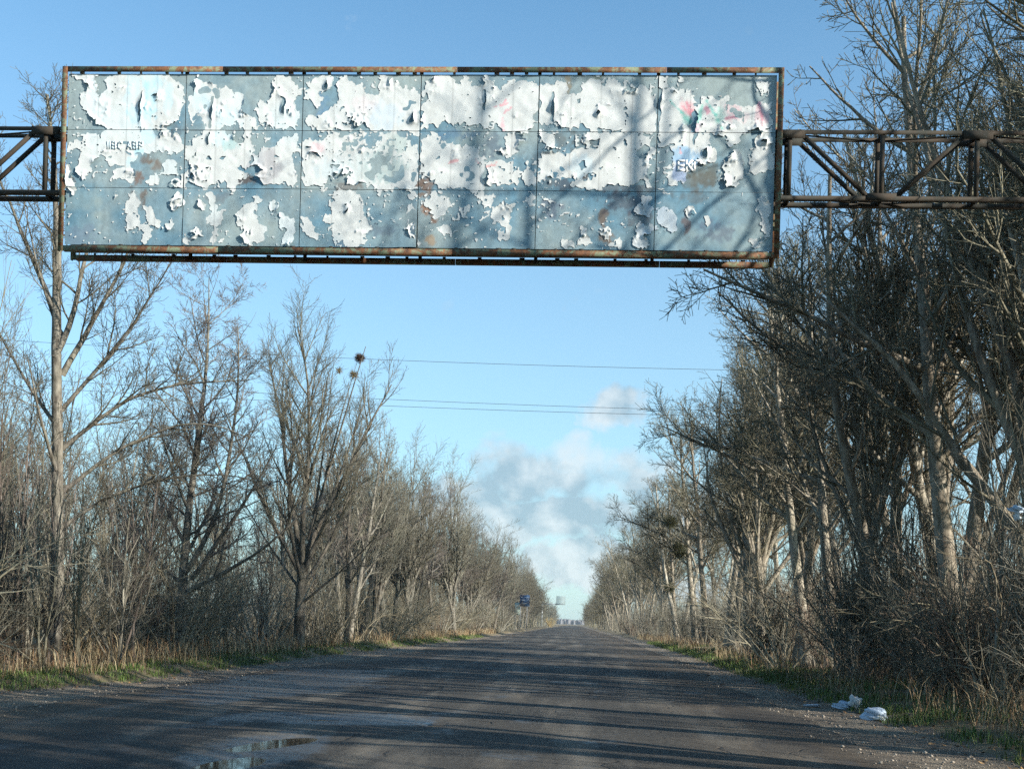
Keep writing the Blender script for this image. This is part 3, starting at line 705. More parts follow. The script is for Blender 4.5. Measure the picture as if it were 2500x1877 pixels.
# spiky tears and flakes
def spike(sa, c):
    # ridged noise: sharp crests, like paper that tore along fibres
    return 0.5 - np.abs(vnoise(PX + 0.5 * PZ, PZ * 0.7, sa, c, False))
FLD = FLD + 0.070 * spike(87, 0.13) + 0.050 * spike(187, 0.06) + 0.020 * vnoise(PX, PZ, 88, 0.028) + 0.004
flk = vnoise(PX, PZ, 89, 0.045) + 0.5 * vnoise(PX, PZ, 90, 0.02) + 0.45 * vnoise(PX, PZ, 91, 0.6)
FLD = np.maximum(FLD, np.where(FLD > -0.30, 0.05 * (flk - 0.86), -1))
nick = vnoise(PX, PZ, 92, 0.055) + 0.5 * vnoise(PX, PZ, 93, 0.024) + 0.35 * vnoise(PX, PZ, 94, 0.5)
mess = sstep(0.9, 0.2, np.abs((PX + 3.8) / 1.05)) * sstep(9.75, 9.5, PZ) * sstep(8.7, 8.8, PZ)     # the third column's middle sheet is shredded
FLD = np.minimum(FLD, 0.06 * (1.02 - 0.50 * mess - nick))
FLD = np.minimum(FLD, -HOL)
FLD = np.minimum(FLD, 0.9)
# nothing bridges a seam
for x in SX: FLD = np.minimum(FLD, np.abs(PX - x) - 0.010)
for z in SZ: FLD = np.minimum(FLD, np.abs(PZ - z) - 0.006)
edge = np.clip(FLD, 0, 1)
amp = 0.045 * sstep(0.55, 1.0, vnoise(PX, PZ, 95, 0.20)) + 0.002
for cx_c, cz_c, r_, a_ in CURLS:
    amp = np.maximum(amp, 0.62 * a_ * np.exp(-((PX - cx_c) ** 2 + (PZ - cz_c) ** 2) / (r_ * 0.75) ** 2))
HGT = 0.006 + 0.8 * amp * np.exp(-edge / (0.022 + 0.55 * amp)) + 0.003 * vnoise(PX, PZ, 96, 0.1)
# ink that has not washed off
PC = np.empty(PX.shape + (3,)); PC[:] = (0.57, 0.59, 0.578)
PC *= (1 + 0.05 * vnoise(PX, PZ, 97, 0.4) + 0.03 * vnoise(PX, PZ * 0.3, 98, 0.06))[..., None]
cyan = (0.22 * sstep(0.2, 0.9, vnoise(PX, PZ * 0.5, 99, 0.35)) * sstep(-2.5, -4.5, PX))[..., None]
PC = PC * (1 - cyan) + np.array([0.55, 0.76, 0.84]) * cyan
for (sx, sz, rx, rz, r, g, b, k) in INK:
    d = ((PX - sx) / rx) ** 2 + ((PZ - sz) / rz) ** 2
    w = 0.8 * vnoise(PX, PZ * 0.6, 100, 0.07) + 0.5 * vnoise(PX, PZ * 0.4, 101, 0.025)
    a = (k * (0.45 if r > g else 0.58) * sstep(1.3, 0.2, d - w * 0.9) * (d < 4))[..., None]
    PC = PC * (1 - a) + np.array([r, g, b]) * a
for (ax, az, bx, bz, w_, r, g, b) in STROKES:
    ex, ez = bx - ax, bz - az; tt = np.clip(((PX - ax) * ex + (PZ - az) * ez) / (ex * ex + ez * ez), 0, 1)
    d = np.hypot(PX - ax - tt * ex, PZ - az - tt * ez)
    a = (0.6 * sstep(w_ * 1.1, w_ * 0.4, d + 0.02 * vnoise(PX, PZ, 102, 0.03)))[..., None]
    PC = PC * (1 - a) + np.array([r, g, b]) * a
for x in SX[:-1]:                                 # the sheets were pasted in strips: hairline joints
    for fr in (0.27, 0.52, 0.78):
        sm = (0.28 * np.exp(-((PX - x - 2.0 * fr - 0.02 * vnoise(PZ, PZ * 0, 103, 0.8)) / 0.010) ** 2))[..., None]; PC = PC * (1 - sm)
dirt = (0.22 * sstep(0.25, 0.8, vnoise(PX * 2, PZ * 0.5, 104, 0.12) * 0.6 + 0.6 * vnoise(PX, PZ, 105, 0.45)))[..., None]
PC = PC * (1 - dirt) + np.array([0.36, 0.37, 0.35]) * dirt
PC = np.clip(PC, 0.02, 0.9)

def march(F_, H_, C_):
    """keep the part of the grid where F_ > 0, with cut edges"""
    nz, nx = F_.shape
    i = (np.arange(nx - 1)[None, :] + nx * np.arange(nz - 1)[:, None]).ravel()
    T = np.concatenate([np.stack([i, i + 1, i + nx + 1], 1), np.stack([i, i + nx + 1, i + nx], 1)])
    f = F_.ravel(); P3 = np.stack([PX.ravel(), YP - H_.ravel(), PZ.ravel()], 1); c = C_.reshape(-1, 3)
    D = np.concatenate([P3, c], 1)
    T = T[(f[T] > 0).any(1)]; k = (f[T] > 0).sum(1)
    out = [D[T[k == 3]]]
    def rolled(Tk, want):
        ins = f[Tk] > 0; s = np.argmax(ins == want, 1)
        return np.stack([Tk[np.arange(len(Tk)), (s + q) % 3] for q in range(3)], 1)
    def cut(a, b):
        w = (f[a] / (f[a] - f[b]))[:, None]; return D[a] * (1 - w) + D[b] * w
    T1 = rolled(T[k == 1], True); a, b, c3 = T1.T
    out.append(np.stack([D[a], cut(a, b), cut(a, c3)], 1))
    T2 = rolled(T[k == 2], False); a, b, c3 = T2.T       # a outside
    ab, ac = cut(b, a), cut(c3, a)
    out.append(np.stack([ab, D[b], D[c3]], 1)); out.append(np.stack([ab, D[c3], ac], 1))
    return np.concatenate(out)

tris = march(FLD, HGT, PC); cen = tris[:, :, [0, 2]].mean(1)
for (ci, ri), po in panels.items():
    s = (cen[:, 0] > SX[ci]) & (cen[:, 0] < SX[ci + 1]) & (cen[:, 1] < SZ[ri]) & (cen[:, 1] > SZ[ri + 1])
    if not s.any(): continue
    T3 = tris[s].reshape(-1, 6)
    key = np.round(T3[:, [0, 2]] * 4000).astype(np.int64); _, first, invx = np.unique(key[:, 0] * 1000003 + key[:, 1], return_index=True, return_inverse=True)
    V = T3[first]; TT = invx.reshape(-1, 3)
    lab = np.arange(len(V))                       # which scrap each corner belongs to
    while True:
        old = lab.copy(); mn = lab[TT].min(1)
        np.minimum.at(lab, TT.ravel(), np.repeat(mn, 3)); lab = lab[lab]; lab = lab[lab]
        if (old == lab).all(): break
    e1, e2 = V[TT[:, 1]] - V[TT[:, 0]], V[TT[:, 2]] - V[TT[:, 0]]
    ar = np.abs(e1[:, 0] * e2[:, 2] - e1[:, 2] * e2[:, 0]) / 2; tl = lab[TT[:, 0]]
    tot = np.bincount(tl, ar, len(V)); big = [k for k in np.nonzero(tot > 0.006)[0]]
    for k in big + [-1]:
        q = tl == k if k >= 0 else ~np.isin(tl, big)
        if not q.any(): continue
        vi, inv2 = np.unique(TT[q], return_inverse=True)
        nm = 'torn_paper' if k >= 0 else 'paper_flakes'
        me = np_mesh(nm, V[vi, :3], [inv2.reshape(-1, 3)], MAT['paper'], False); put_col(me, V[vi, 3:])
        o = obj(nm, me, po)
        if k < 0: tag(o, kind='stuff')

# lettering that survives on two of the sheets, as flat strokes
GLY = {'E': [(0, 0, 0, 1), (0, 0, .62, 0), (0, .5, .55, .5), (0, 1, .62, 1)], 'K': [(0, 0, 0, 1), (0, .45, .6, 1), (.16, .58, .64, 0)],
       'G': [(0, 0, 0, 1), (0, 1, .62, 1)], 'I': [(0, 0, 0, 1)], 'B': [(0, 0, 0, 1), (0, 0, .5, 0), (0, .5, .5, .5), (0, 1, .5, 1), (.5, 1, .58, .75), (.58, .75, .5, .5), (.5, .5, .6, .25), (.6, .25, .5, 0)],
       'C': [(.6, .12, .35, 0), (.35, 0, .05, .2), (.05, .2, 0, .5), (0, .5, .05, .8), (.05, .8, .35, 1), (.35, 1, .6, .88)],
       'A': [(0, 0, .32, 1), (.32, 1, .64, 0), (.12, .35, .52, .35)], 'P': [(0, 0, 0, 1), (0, 1, .5, 1), (.5, 1, .58, .75), (.58, .75, .5, .5), (0, .5, .5, .5)]}
MAT['white_print'] = flat_mat('white_print', (0.80, 0.82, 0.82), 0.7, 0.08, 30)
MAT['pale_print'] = flat_mat('pale_blue_print', (0.51, 0.585, 0.605), 0.7, 0.10, 30)
def lettering(txt, x, z, h, w, y, mat, par, adv=0.80):
    b = MB()
    for ch in txt:
        for k, (a0, b0, a1, b1) in enumerate(GLY.get(ch, [])):
            p0 = Vector((x + a0 * h, y - 0.0004 * k, z + b0 * h)); p1 = Vector((x + a1 * h, y - 0.0004 * k, z + b1 * h)); dv = (p1 - p0).normalized() * w * 0.5
            b.bar(p0 - dv, p1 + dv, w, 0.001)
        x += h * (0.35 if ch == 'I' else 0.5 if ch == ' ' else adv)
    return b.build('lettering', mat, par)
lettering('EKG', 1.535, 9.095, 0.155, 0.034, YP - 0.0150, MAT['white_print'], panels[5, 1], 0.86)
lettering('IIBC ABP', -8.18, 9.40, 0.11, 0.030, YP - 0.0135, MAT['pale_print'], panels[0, 1], 0.95)

# --- the gantry: a box truss from post to post, running through the sign
gan = empty('gantry_truss', (0, 0, 0))
tag(gan, 'dark rusty steel box truss spanning the road and carrying the billboard', 'gantry')
XA, XB = -15.4, 11.0
nodes = [-15.4, -13.9, -12.37, -10.84, -9.31] + [-9.31 + 1.586 * k for k in range(1, 8)] + [3.38, 4.90, 6.44, 7.97, 9.5, 11.0]
ztop, zbot = 9.76, 8.68
for y in (19.14, 19.44):
    MB().box(XA, XB, y - 0.04, y - 0.032, ztop - 0.03, ztop + 0.04).box(XA, XB, y - 0.031, y + 0.04, ztop + 0.032, ztop + 0.04).build('top_chord', MAT['truss'], gan)
    MB().box(XA, XB, y - 0.04, y - 0.032, zbot - 0.04, zbot + 0.03).box(XA, XB, y - 0.031, y + 0.04, zbot - 0.04, zbot - 0.032).build('bottom_chord', MAT['truss'], gan)
    for k, x in enumerate(nodes):
        MB().box(x - 0.035, x + 0.035, y - 0.028, y + 0.022, zbot - 0.03, ztop + 0.03).build('post', MAT['truss'], gan)
        up = k % 2 == 0
        zz = ztop if up else zbot
        MB().box(x - 0.24, x + 0.24, y - 0.052, y - 0.0415, zz - (0.10 if up else 0.04), zz + (0.04 if up else 0.075)).build('gusset', MAT['truss'], gan)
        if k:
            xa, xb = nodes[k - 1], x
            za, zb = (zbot, ztop) if up else (ztop, zbot)
            MB().bar((xa + (0.2), y + 0.005, za + (0.02 if za == zbot else -0.02)), (xb - 0.2, y + 0.005, zb + (0.02 if zb == zbot else -0.02)), 0.062, 0.05).build('diagonal', MAT['truss'], gan)
for k, x in enumerate(nodes):
    for z in (ztop, zbot):
        MB().box(x - 0.03, x + 0.03, 19.182, 19.398, z - 0.028, z + 0.028).build('cross_bar', MAT['truss'], gan)
    if k:
        for z in (ztop - 0.01, zbot + 0.01):
            a, b = ((nodes[k - 1], 19.17), (x, 19.41)) if k % 2 else ((nodes[k - 1], 19.41), (x, 19.17))
            MB().bar((a[0] + 0.05, a[1], z), (b[0] - 0.05, b[1], z), 0.04, 0.012, (0, 0, 1)).build('lacing_bar', MAT['truss'], gan)
for x in (XA + 0.25, XB - 0.25):
    b = MB()
    for y in (19.14, 19.44):
        b.box(x - 0.16, x - 0.06, y - 0.03, y + 0.03, -0.3, zbot - 0.045); b.box(x + 0.06, x + 0.16, y - 0.03, y + 0.03, -0.3, zbot - 0.045)
    for k in range(12):
        b.bar((x - 0.11, 19.14, 0.2 + k * 0.7), (x + 0.11, 19.14, 0.55 + k * 0.7), 0.05, 0.01); b.bar((x + 0.11, 19.44, 0.2 + k * 0.7), (x - 0.11, 19.44, 0.55 + k * 0.7), 0.05, 0.01)
    b.build('column', MAT['truss'], gan)

# ------------------------------------------------------------------ bare trees
def unit(v): return v / np.maximum(np.linalg.norm(v, axis=-1, keepdims=True), 1e-9)


def run(rng, P0, D0, L, R_, K, wob, tr0, tr1, tip=0.25, rmin=0.0022):
    """walk n branches of K points each from P0 in direction D0"""
    n = len(L); P = np.empty((n, K, 3)); P[:, 0] = P0; d = unit(D0); st = (L / (K - 1))[:, None]
    drift = rng.normal(0, wob * 0.6, (n, 3))
    for k in range(1, K):
        s = k / (K - 1)
        d = unit(d + rng.normal(0, wob, (n, 3)) + drift * (0.3 if k % 2 else -0.1) + np.array([0, 0, tr0 * (1 - s) + tr1 * s]))
        P[:, k] = P[:, k - 1] + d * st
    s = np.linspace(0, 1, K)[None, :]
    R = np.maximum(R_[:, None] * (1 - (1 - tip) * s ** 0.9), rmin)
    return P, R


def kids(rng, P, R, L, n, t0, t1, ang, asd, lr, lt, K, wob, tr0, tr1, rl, rf=0.72, minL=0.12, tip=0.25, rmin=0.0022, maxL=99, up=0.0):
    """children along every branch; n per parent"""
    N, KP, _ = P.shape
    cnt = np.maximum(rng.poisson(n * np.clip(L / L.mean(), 0.5, 1.6)) if n < 40 else np.full(N, int(n)), 1)
    par = np.repeat(np.arange(N), cnt); M_ = len(par)
    first = np.concatenate([[0], np.cumsum(cnt)[:-1]]); k = np.arange(M_) - first[par]
    t = t0 + (t1 - t0) * (k + rng.uniform(0.1, 0.9, M_)) / cnt[par]
    q = t * (KP - 1); i = np.minimum(q.astype(int), KP - 2); f = (q - i)[:, None]
    pos = P[par, i] * (1 - f) + P[par, i + 1] * f; T = unit(P[par, i + 1] - P[par, i])
    rad = R[par, i] * (1 - f[:, 0]) + R[par, i + 1] * f[:, 0]
    az = k * 2.4 + rng.uniform(0, 6.28, N)[par] + rng.normal(0, 0.5, M_)
    ref = np.where(np.abs(T[:, 2:3]) > 0.9, [[1.0, 0, 0]], [[0, 0, 1.0]])
    A = unit(np.cross(T, ref)); B = np.cross(T, A)
    a = np.clip(rng.normal(ang, asd, M_), 0.15, 1.7)[:, None]
    D = np.cos(a) * T + np.sin(a) * (np.cos(az)[:, None] * A + np.sin(az)[:, None] * B) + np.array([0, 0, up])
    Lc = np.minimum(L[par] * lr * (1 - lt * t) * rng.uniform(0.65, 1.3, M_), maxL)
    keep = Lc > minL
    pos, D, Lc, rad = pos[keep], D[keep], Lc[keep], rad[keep]
    r0 = np.minimum(rad * rf, Lc * rl)
    Pc, Rc = run(rng, pos, D, Lc, r0, K, wob, tr0, tr1, tip, rmin)
    return Pc, Rc, Lc


def tubes(parts):
    """(P, R, sides) -> verts, quads"""
    VV, QQ, off = [], [], 0
    for P, R, S in parts:
        n, K, _ = P.shape
        T = unit(np.gradient(P, axis=1))
        mean = np.abs(T.mean(1)); ref = np.eye(3)[np.argmin(mean, 1)][:, None, :]
        A = unit(np.cross(T, np.broadcast_to(ref, T.shape))); B = np.cross(T, A)
        an = np.arange(S) * 2 * np.pi / S
        V = P[:, :, None, :] + R[:, :, None, None] * (np.cos(an)[None, None, :, None] * A[:, :, None, :] + np.sin(an)[None, None, :, None] * B[:, :, None, :])
        VV.append(V.reshape(-1, 3))
        b = (np.arange(n)[:, None, None] * K + np.arange(K - 1)[None, :, None]) * S
        s = np.arange(S)[None, None, :]; s2 = (s + 1) % S
        QQ.append((off + np.stack([b + s, b + s2, b + S + s2, b + S + s], -1)).reshape(-1, 4)); off += n * K * S
    return np.concatenate(VV), np.concatenate(QQ)


def tree_obj(name, trunk_parts, crown_parts, mt, mc):
    root = empty(name)
    V, Q = tubes(trunk_parts); obj('trunk', np_mesh('trunk', V, [Q], mt, True), root)
    V, Q = tubes(crown_parts); obj('crown', np_mesh('crown', V, [Q], mc, True), root)
    return root


def stem(rng, base, lean, h, r0, K=14, wob=0.035, tr=0.03, flare=1.35, tip=0.2):
    P, R = run(rng, np.array([base]), np.array([[lean[0], lean[1], 1.0]]), np.array([h]), np.array([r0]), K, wob, tr, tr, tip)
    R[:, 0] *= flare
    return P, R, np.array([h])


def cat3(*a):
    return tuple(np.concatenate(x) for x in zip(*a))


def twiggery(rng, l1, dens=1.0, droop=0.0, n2=9, n3=7, n4=5, lr2=0.42, lr3=0.46, lr4=0.54, wob=0.09, th=1.85):
    l2 = kids(rng, *l1, n2 * dens, 0.15, 1.0, 0.75, 0.2, lr2, 0.45, 7, wob, 0.05 + droop, 0.09, 0.015 * th, minL=0.3, up=0.10)
    l3 = kids(rng, *l2, n3 * dens, 0.12, 1.0, 0.75, 0.22, lr3, 0.35, 5, wob * 1.1, droop, 0.10, 0.012 * th, minL=0.16, rmin=0.0045 * th)
    l4 = kids(rng, *l3, n4 * dens, 0.15, 1.0, 0.72, 0.22, lr4, 0.3, 3, wob * 1.2, droop, 0.10, 0.012 * th, minL=0.08, rmin=0.0036 * th)
    return l2, l3, l4


def p3(l, S): return (l[0], l[1], S)


def make_upright(rng, name, h, r0, mt, mc, nl=12, dens=1.0, t0=0.22, ang=0.75, lr=0.42, stems=1, droop=0.0, trop=0.10):
    ss = []
    for k in range(stems):
        a = rng.uniform(0, 6.28); s_ = 0.0 if stems == 1 else 0.16
        ss.append(stem(rng, (0.15 * math.cos(a) * (stems > 1), 0.15 * math.sin(a) * (stems > 1), -0.2), (s_ * math.cos(a), s_ * math.sin(a)), h * rng.uniform(0.85, 1.0), r0 * rng.uniform(0.8, 1)))
    l0 = cat3(*ss)
    l1 = kids(rng, *l0, nl, t0, 0.97, ang, 0.18, lr, 0.55, 10, 0.07, trop, 0.05, 0.020, minL=0.8, rf=0.7)
    l2, l3, l4 = twiggery(rng, l1, dens, droop)
    return tree_obj(name, [p3(l0, 9), p3(l1, 6)], [p3(l2, 4), p3(l3, 3), p3(l4, 3)], mt, mc)


def make_vase(rng, name, h, r0, mt, mc, nl=7, dens=1.0, fork=0.28, ang=0.42, droop=0.0):
    l0 = stem(rng, (0, 0, -0.2), (rng.normal(0, .05), rng.normal(0, .05)), h * fork, r0, K=8, tip=0.75)
    l1 = kids(rng, *l0, nl, 0.55, 1.0, ang, 0.15, (1 - fork) / fork * 0.95, 0.0, 14, 0.06, 0.035, 0.02, 0.022, rf=0.66, tip=0.16, up=0.25)
    l2 = kids(rng, *l1, 12 * dens, 0.18, 1.0, 0.62, 0.18, 0.40, 0.5, 8, 0.08, 0.05, 0.06, 0.019, minL=0.5, up=0.1)
    l3 = kids(rng, *l2, 8 * dens, 0.12, 1.0, 0.7, 0.2, 0.44, 0.35, 5, 0.09, droop, 0.08, 0.019, minL=0.2, rmin=0.0075)
    l4 = kids(rng, *l3, 6 * dens, 0.15, 1.0, 0.7, 0.2, 0.50, 0.3, 3, 0.1, droop, 0.08, 0.018, minL=0.1, rmin=0.006)
    return tree_obj(name, [p3(l0, 9), p3(l1, 6)], [p3(l2, 4), p3(l3, 3), p3(l4, 3)], mt, mc)


def limbs(rng, specs, K=13, wob=0.05):
    """hand-set limbs: start, direction, length, radius, tropism at base and tip"""
    out = []
    for (p, d, L, r, a, b) in specs:
        P, R = run(rng, np.array([p], float), np.array([d], float), np.array([float(L)]), np.array([float(r)]), K, wob, a, b, 0.18)
        out.append((P, R, np.array([float(L)])))
    return cat3(*out)


LB, LT, RB, RTW = MAT['bark_l'], MAT['twig_l'], MAT['bark_r'], MAT['twig_r']

# the tall pale tree on the far left, its limbs sweeping over to the right in arches
rg = np.random.default_rng(101)
l0 = stem(rg, (0, 0, -0.2), (-0.01, 0.0), 9.3, 0.175, K=16, wob=0.014, tr=0.05, tip=0.62)
top = l0[0][0, -1]
l1 = limbs(rg, [
    (top, (-.16, 0, 1), 5.2, .105, .02, .02), (top, (.10, .1, 1), 5.0, .10, .02, .02), (top - [0, 0, .4], (-.42, -.1, 1), 4.4, .075, .02, .03), (top - [0, 0, 1.5], (.42, .1, .9), 5.2, .085, .05, .03),
    ((0, 0, 7.2), (.55, 0, .9), 4.6, .085, .03, .0), ((0, 0, 6.3), (.75, -.1, .85), 5.2, .06, -.03, -.05), ((.02, 0, 5.3), (.7, .1, .8), 5.2, .062, -.05, -.10),
    ((.02, 0, 4.2), (.72, 0, .62), 5.2, .06, .0, -.16), ((.02, 0, 3.3), (.75, .1, .62), 5.2, .056, -.02, -.12), ((0, 0, 5.8), (-.7, .2, .8), 3.6, .06, .05, .02), ((0, 0, 8.2), (-.5, -.3, .9), 3.2, .05, .05, .02), ((0, 0, 4.6), (.1, -.8, .8), 3.2, .06, .05, .03)])
l2, l3, l4 = twiggery(rg, l1, 1.0, n2=15, n3=8, n4=6, lr2=0.30, th=1.25)
tallL = tree_obj('bare_tree', [p3(l0, 12), p3(l1, 7)], [p3(l2, 4), p3(l3, 3), p3(l4, 3)], LB, LT)
tallL.location = (-13.04, 28.0, 0.2)
tag(tallL, 'tall pale bare tree at the left edge, its limbs arching right below the billboard', 'tree')

# twin-stemmed tree with short level side branches, stubs where limbs broke off
rg = np.random.default_rng(102)
s1 = stem(rg, (0, 0, -0.2), (0.0, 0), 12.6, 0.19, K=18, wob=0.02, tr=0.05, tip=0.06)
s2 = limbs(rg, [((0.1, 0, 2.6), (.55, 0, .7), 8.2, .10, .16, .03)], K=18, wob=0.03)
s2 = (s2[0], s2[1], s2[2])
l1 = kids(rg, *cat3(s1, s2), 24, 0.22, 0.99, 0.95, 0.2, 0.27, 0.5, 9, 0.07, 0.06, 0.02, 0.02, rf=0.55, minL=0.5)
l1b = limbs(rg, [((.3, 0, 2.4), (.75, 0, .8), 5.2, .10, .03, .02), ((.2, 0, 2.0), (.9, -.1, .45), 5.0, .085, .05, .05), ((0, 0, 2.2), (-.7, .1, .5), 3.6, .06, .1, .05)], K=9)
l1c = tuple(x for x in l1)
l2, l3, l4 = twiggery(rg, l1c, 1.0, n2=9, n3=6, n4=5, lr2=0.45, th=1.3)
m2, m3, m4 = twiggery(rg, l1b, 0.9, n2=9, n3=7, n4=6, lr2=0.3)
twin = tree_obj('bare_tree', [p3(s1, 10), p3(s2, 8), p3(l1, 6), p3(l1b, 6)], [p3(l2, 4), p3(l3, 3), p3(l4, 3), p3(m2, 4), p3(m3, 3), p3(m4, 3)], LB, MAT['twig_p'])
twin.location = (-12.61, 36.0, 0.2)
tag(twin, 'twin-stemmed bare tree with short ladder-like side branches, second tall one from the left', 'tree')

rg = np.random.default_rng(103)
l0 = stem(rg, (0, 0, -0.2), (0.03, 0), 3.6, 0.25, K=8, wob=0.02, tip=0.75); tp = l0[0][0, -1]
l1 = limbs(rg, [(tp, (-.30, .1, 1), 9.4, .13, .02, .03), (tp, (.02, -.2, 1), 9.6, .13, .02, .03), (tp, (.26, .1, 1), 8.6, .13, .02, .02), (tp - [0, 0, .5], (.42, -.1, 1), 6.9, .12, .02, .0), (tp - [0, 0, .6], (-.55, -.1, 1), 7.8, .10, .02, .03),
    (tp - [0, 0, .3], (.1, .5, 1), 8.6, .11, .02, .02), (tp - [0, 0, .9], (.6, .2, .9), 5.6, .09, .03, .0), (tp - [0, 0, .8], (-.1, -.6, 1), 8.0, .09, .03, .02), (tp - [0, 0, 1.1], (-.8, .2, .9), 5.6, .07, .04, .02), (tp - [0, 0, 1.6], (.9, -.2, .6), 5.2, .06, .03, .0)], K=14, wob=0.05)
l2 = kids(rg, *l1, 13, 0.22, 1.0, 0.55, 0.18, 0.34, 0.45, 8, 0.08, 0.06, 0.06, 0.019, minL=0.5, up=0.12)
l3 = kids(rg, *l2, 9, 0.12, 1.0, 0.6, 0.2, 0.44, 0.35, 5, 0.09, 0.03, 0.08, 0.016, minL=0.2, rmin=0.0065)
l4 = kids(rg, *l3, 7, 0.15, 1.0, 0.6, 0.2, 0.48, 0.3, 3, 0.1, 0.03, 0.08, 0.015, minL=0.1, rmin=0.0052)
l1n = limbs(rg, [((.3, 0, 4.5), (1.75, 0, 7.2), 8.1, .075, 0, 0), ((.9, 0, 7.0), (.95, 0, 4.3), 4.9, .05, 0, 0), ((.5, .05, 5.5), (.75, .05, 5.9), 6.4, .055, 0, 0)], wob=0.012)
vaseL = tree_obj('bare_tree', [p3(l0, 9), p3(l1, 6), p3(l1n, 6)], [p3(l2, 4), p3(l3, 3), p3(l4, 3)], LB, LT)
vaseL.location = (-11.2, 46.0, 0.2)
tag(vaseL, 'vase-shaped bare tree holding two brown clumps, on the left below the wires', 'tree')

# kinds for the rows
rg = np.random.default_rng(104)
LK = [make_vase(rg, 'bare_tree', 12.0, 0.2, LB, LT, nl=8, dens=0.95, fork=0.25, ang=0.38),
      make_upright(rg, 'bare_tree', 12.0, 0.17, LB, MAT['twig_p'], nl=13, dens=0.85, ang=0.6, lr=0.4),
      make_upright(rg, 'bare_tree', 12.0, 0.19, LB, LT, nl=8, dens=0.95, ang=0.7, lr=0.46, stems=2)]
RK = [make_upright(rg, 'bare_tree', 16.0, 0.25, RB, RTW, nl=11, dens=0.92, t0=0.33, ang=0.85, lr=0.42, stems=2, droop=-0.02, trop=0.07),
      make_upright(rg, 'bare_tree', 16.0, 0.26, RB, RTW, nl=17, dens=1.0, ang=0.95, lr=0.42, t0=0.32, droop=-0.03, trop=0.05),
      make_vase(rg, 'bare_tree', 15.5, 0.27, RB, RTW, nl=10, dens=0.92, fork=0.33, ang=0.38, droop=-0.02)]


def place(proto, used, loc, rz, sc, label, group, cat='tree', tilt=(0, 0)):
    o = proto if not used else copy_tree(proto)
    o.location = loc; o.rotation_euler = (tilt[0], tilt[1], rz); o.scale = (sc[0], sc[0], sc[1]) if isinstance(sc, tuple) else (sc,) * 3
    tag(o, label, cat, group)
    return o


usedL = [False] * 3; usedR = [False] * 3
def put_left(k, x, y, rz, sc, label, group=None, tilt=(0, 0)):
    o = place(LK[k], usedL[k], (x, y, 0.15), rz, sc, label, group, tilt=tilt); usedL[k] = True; return o
def put_right(k, x, y, rz, sc, label, group=None, tilt=(0, 0)):
    o = place(RK[k], usedR[k], (x, y, 0.15), rz, sc, label, group, tilt=tilt); usedR[k] = True; return o

# the big trees that can be told apart on the right
put_right(0, 9.3, 32.0, 0.6, 1.0, 'big pale-barked bare tree right of the billboard, leaning left over the verge', tilt=(0, -0.10))
put_right(1, 9.5, 29.0, 2.1, 1.02, 'tall straight bare tree behind the truss, second trunk from the right edge', tilt=(0.02, -0.06))
put_right(2, 9.9, 25.0, 4.0, 1.0, 'tall many-limbed bare tree at the right edge, crown reaching the top of the picture')
put_right(1, 8.6, 42.0, 5.2, (0.95, 0.97), 'dark leaning bare tree whose crown spreads towards the wires, right of the road', tilt=(0, -0.13))
put_right(0, 12.6, 18.4, 4.6, (0.88, 0.95), 'near bare tree whose pale branches cross in front of the truss at the right edge')
put_right(2, 9.2, 56.6, 1.2, 0.98, 'rounded bare tree right of the road under the wires, nearest the sky gap', tilt=(0, -0.05))
rs_ = np.random.default_rng(131)
l0 = stem(rs_, (0, 0, -0.2), (0, 0), 7.6, 0.27, K=8, tip=0.75)
l1 = kids(rs_, *l0, 9, 0.5, 1.0, 0.6, 0.2, 1.05, 0.0, 14, 0.08, 0.02, 0.0, 0.024, rf=0.44, tip=0.30, up=0.2)
l2 = kids(rs_, *l1, 8, 0.2, 1.0, 0.7, 0.2, 0.36, 0.4, 8, 0.09, 0.04, 0.02, 0.018, minL=0.5)
l3 = kids(rs_, *l2, 5, 0.15, 1.0, 0.7, 0.2, 0.42, 0.35, 5, 0.1, 0.02, 0.05, 0.013, minL=0.2, rmin=0.004)
nearR = tree_obj('bare_tree', [p3(l0, 10), p3(l1, 7)], [p3(l2, 4), p3(l3, 3)], RB, RTW); nearR.location = (9.5, 15.0, 0.15)
tag(nearR, 'near bare tree on the right verge just outside the picture, shading the billboard', 'tree')
nearR2 = copy_tree(nearR); nearR2.location = (11.0, 12.2, 0.15); nearR2.rotation_euler = (0, 0, 2.3); nearR2.scale = (1.07, 1.07, 1.08)
tag(nearR2, 'tall bare tree beside the camera throwing branch shadows on the middle of the billboard', 'tree')
for k, (x, y, rz, sc) in enumerate([(11.9, 28.6, 0.3, 1.05), (11.0, 34.0, 2.7, 1.02), (8.7, 38.6, 4.4, 0.92), (9.6, 47.0, 0.9, 0.97), (10.9, 44.0, 1.7, 1.0), (12.4, 23.6, 2.5, 1.0), (8.9, 34.6, 5.6, 0.95), (12.0, 38.5, 0.2, 1.02), (8.8, 45.0, 2.9, 0.88), (10.0, 22.8, 0.8, 1.10), (11.4, 26.4, 3.7, 1.16), (9.2, 27.6, 5.1, 1.10), (13.0, 30.0, 1.3, 1.15)]):
    put_right((k + 2) % 3, x, y, rz, sc, 'bare tree crowding among the big trunks right of the billboard', 'bare trees crowding right of the billboard', (0, -0.03 - 0.03 * (k % 3)))

for k, (x, y, rz, sc) in enumerate([(9.6, -6.0, 0.5, 0.95), (10.2, -0.5, 2.2, 0.92), (9.3, 3.8, 4.1, 0.95), (12.6, 1.2, 1.1, 1.0), (13.2, 7.0, 5.0, 1.0), (9.9, 9.2, 3.0, 0.9), (13.0, -5.0, 2.9, 1.0)]):
    put_right(k % 3, x, y, rz, sc, 'bare tree on the right verge beside the camera, its shadow striping the near road', 'bare trees beside the camera')
ra = random.Random(7)
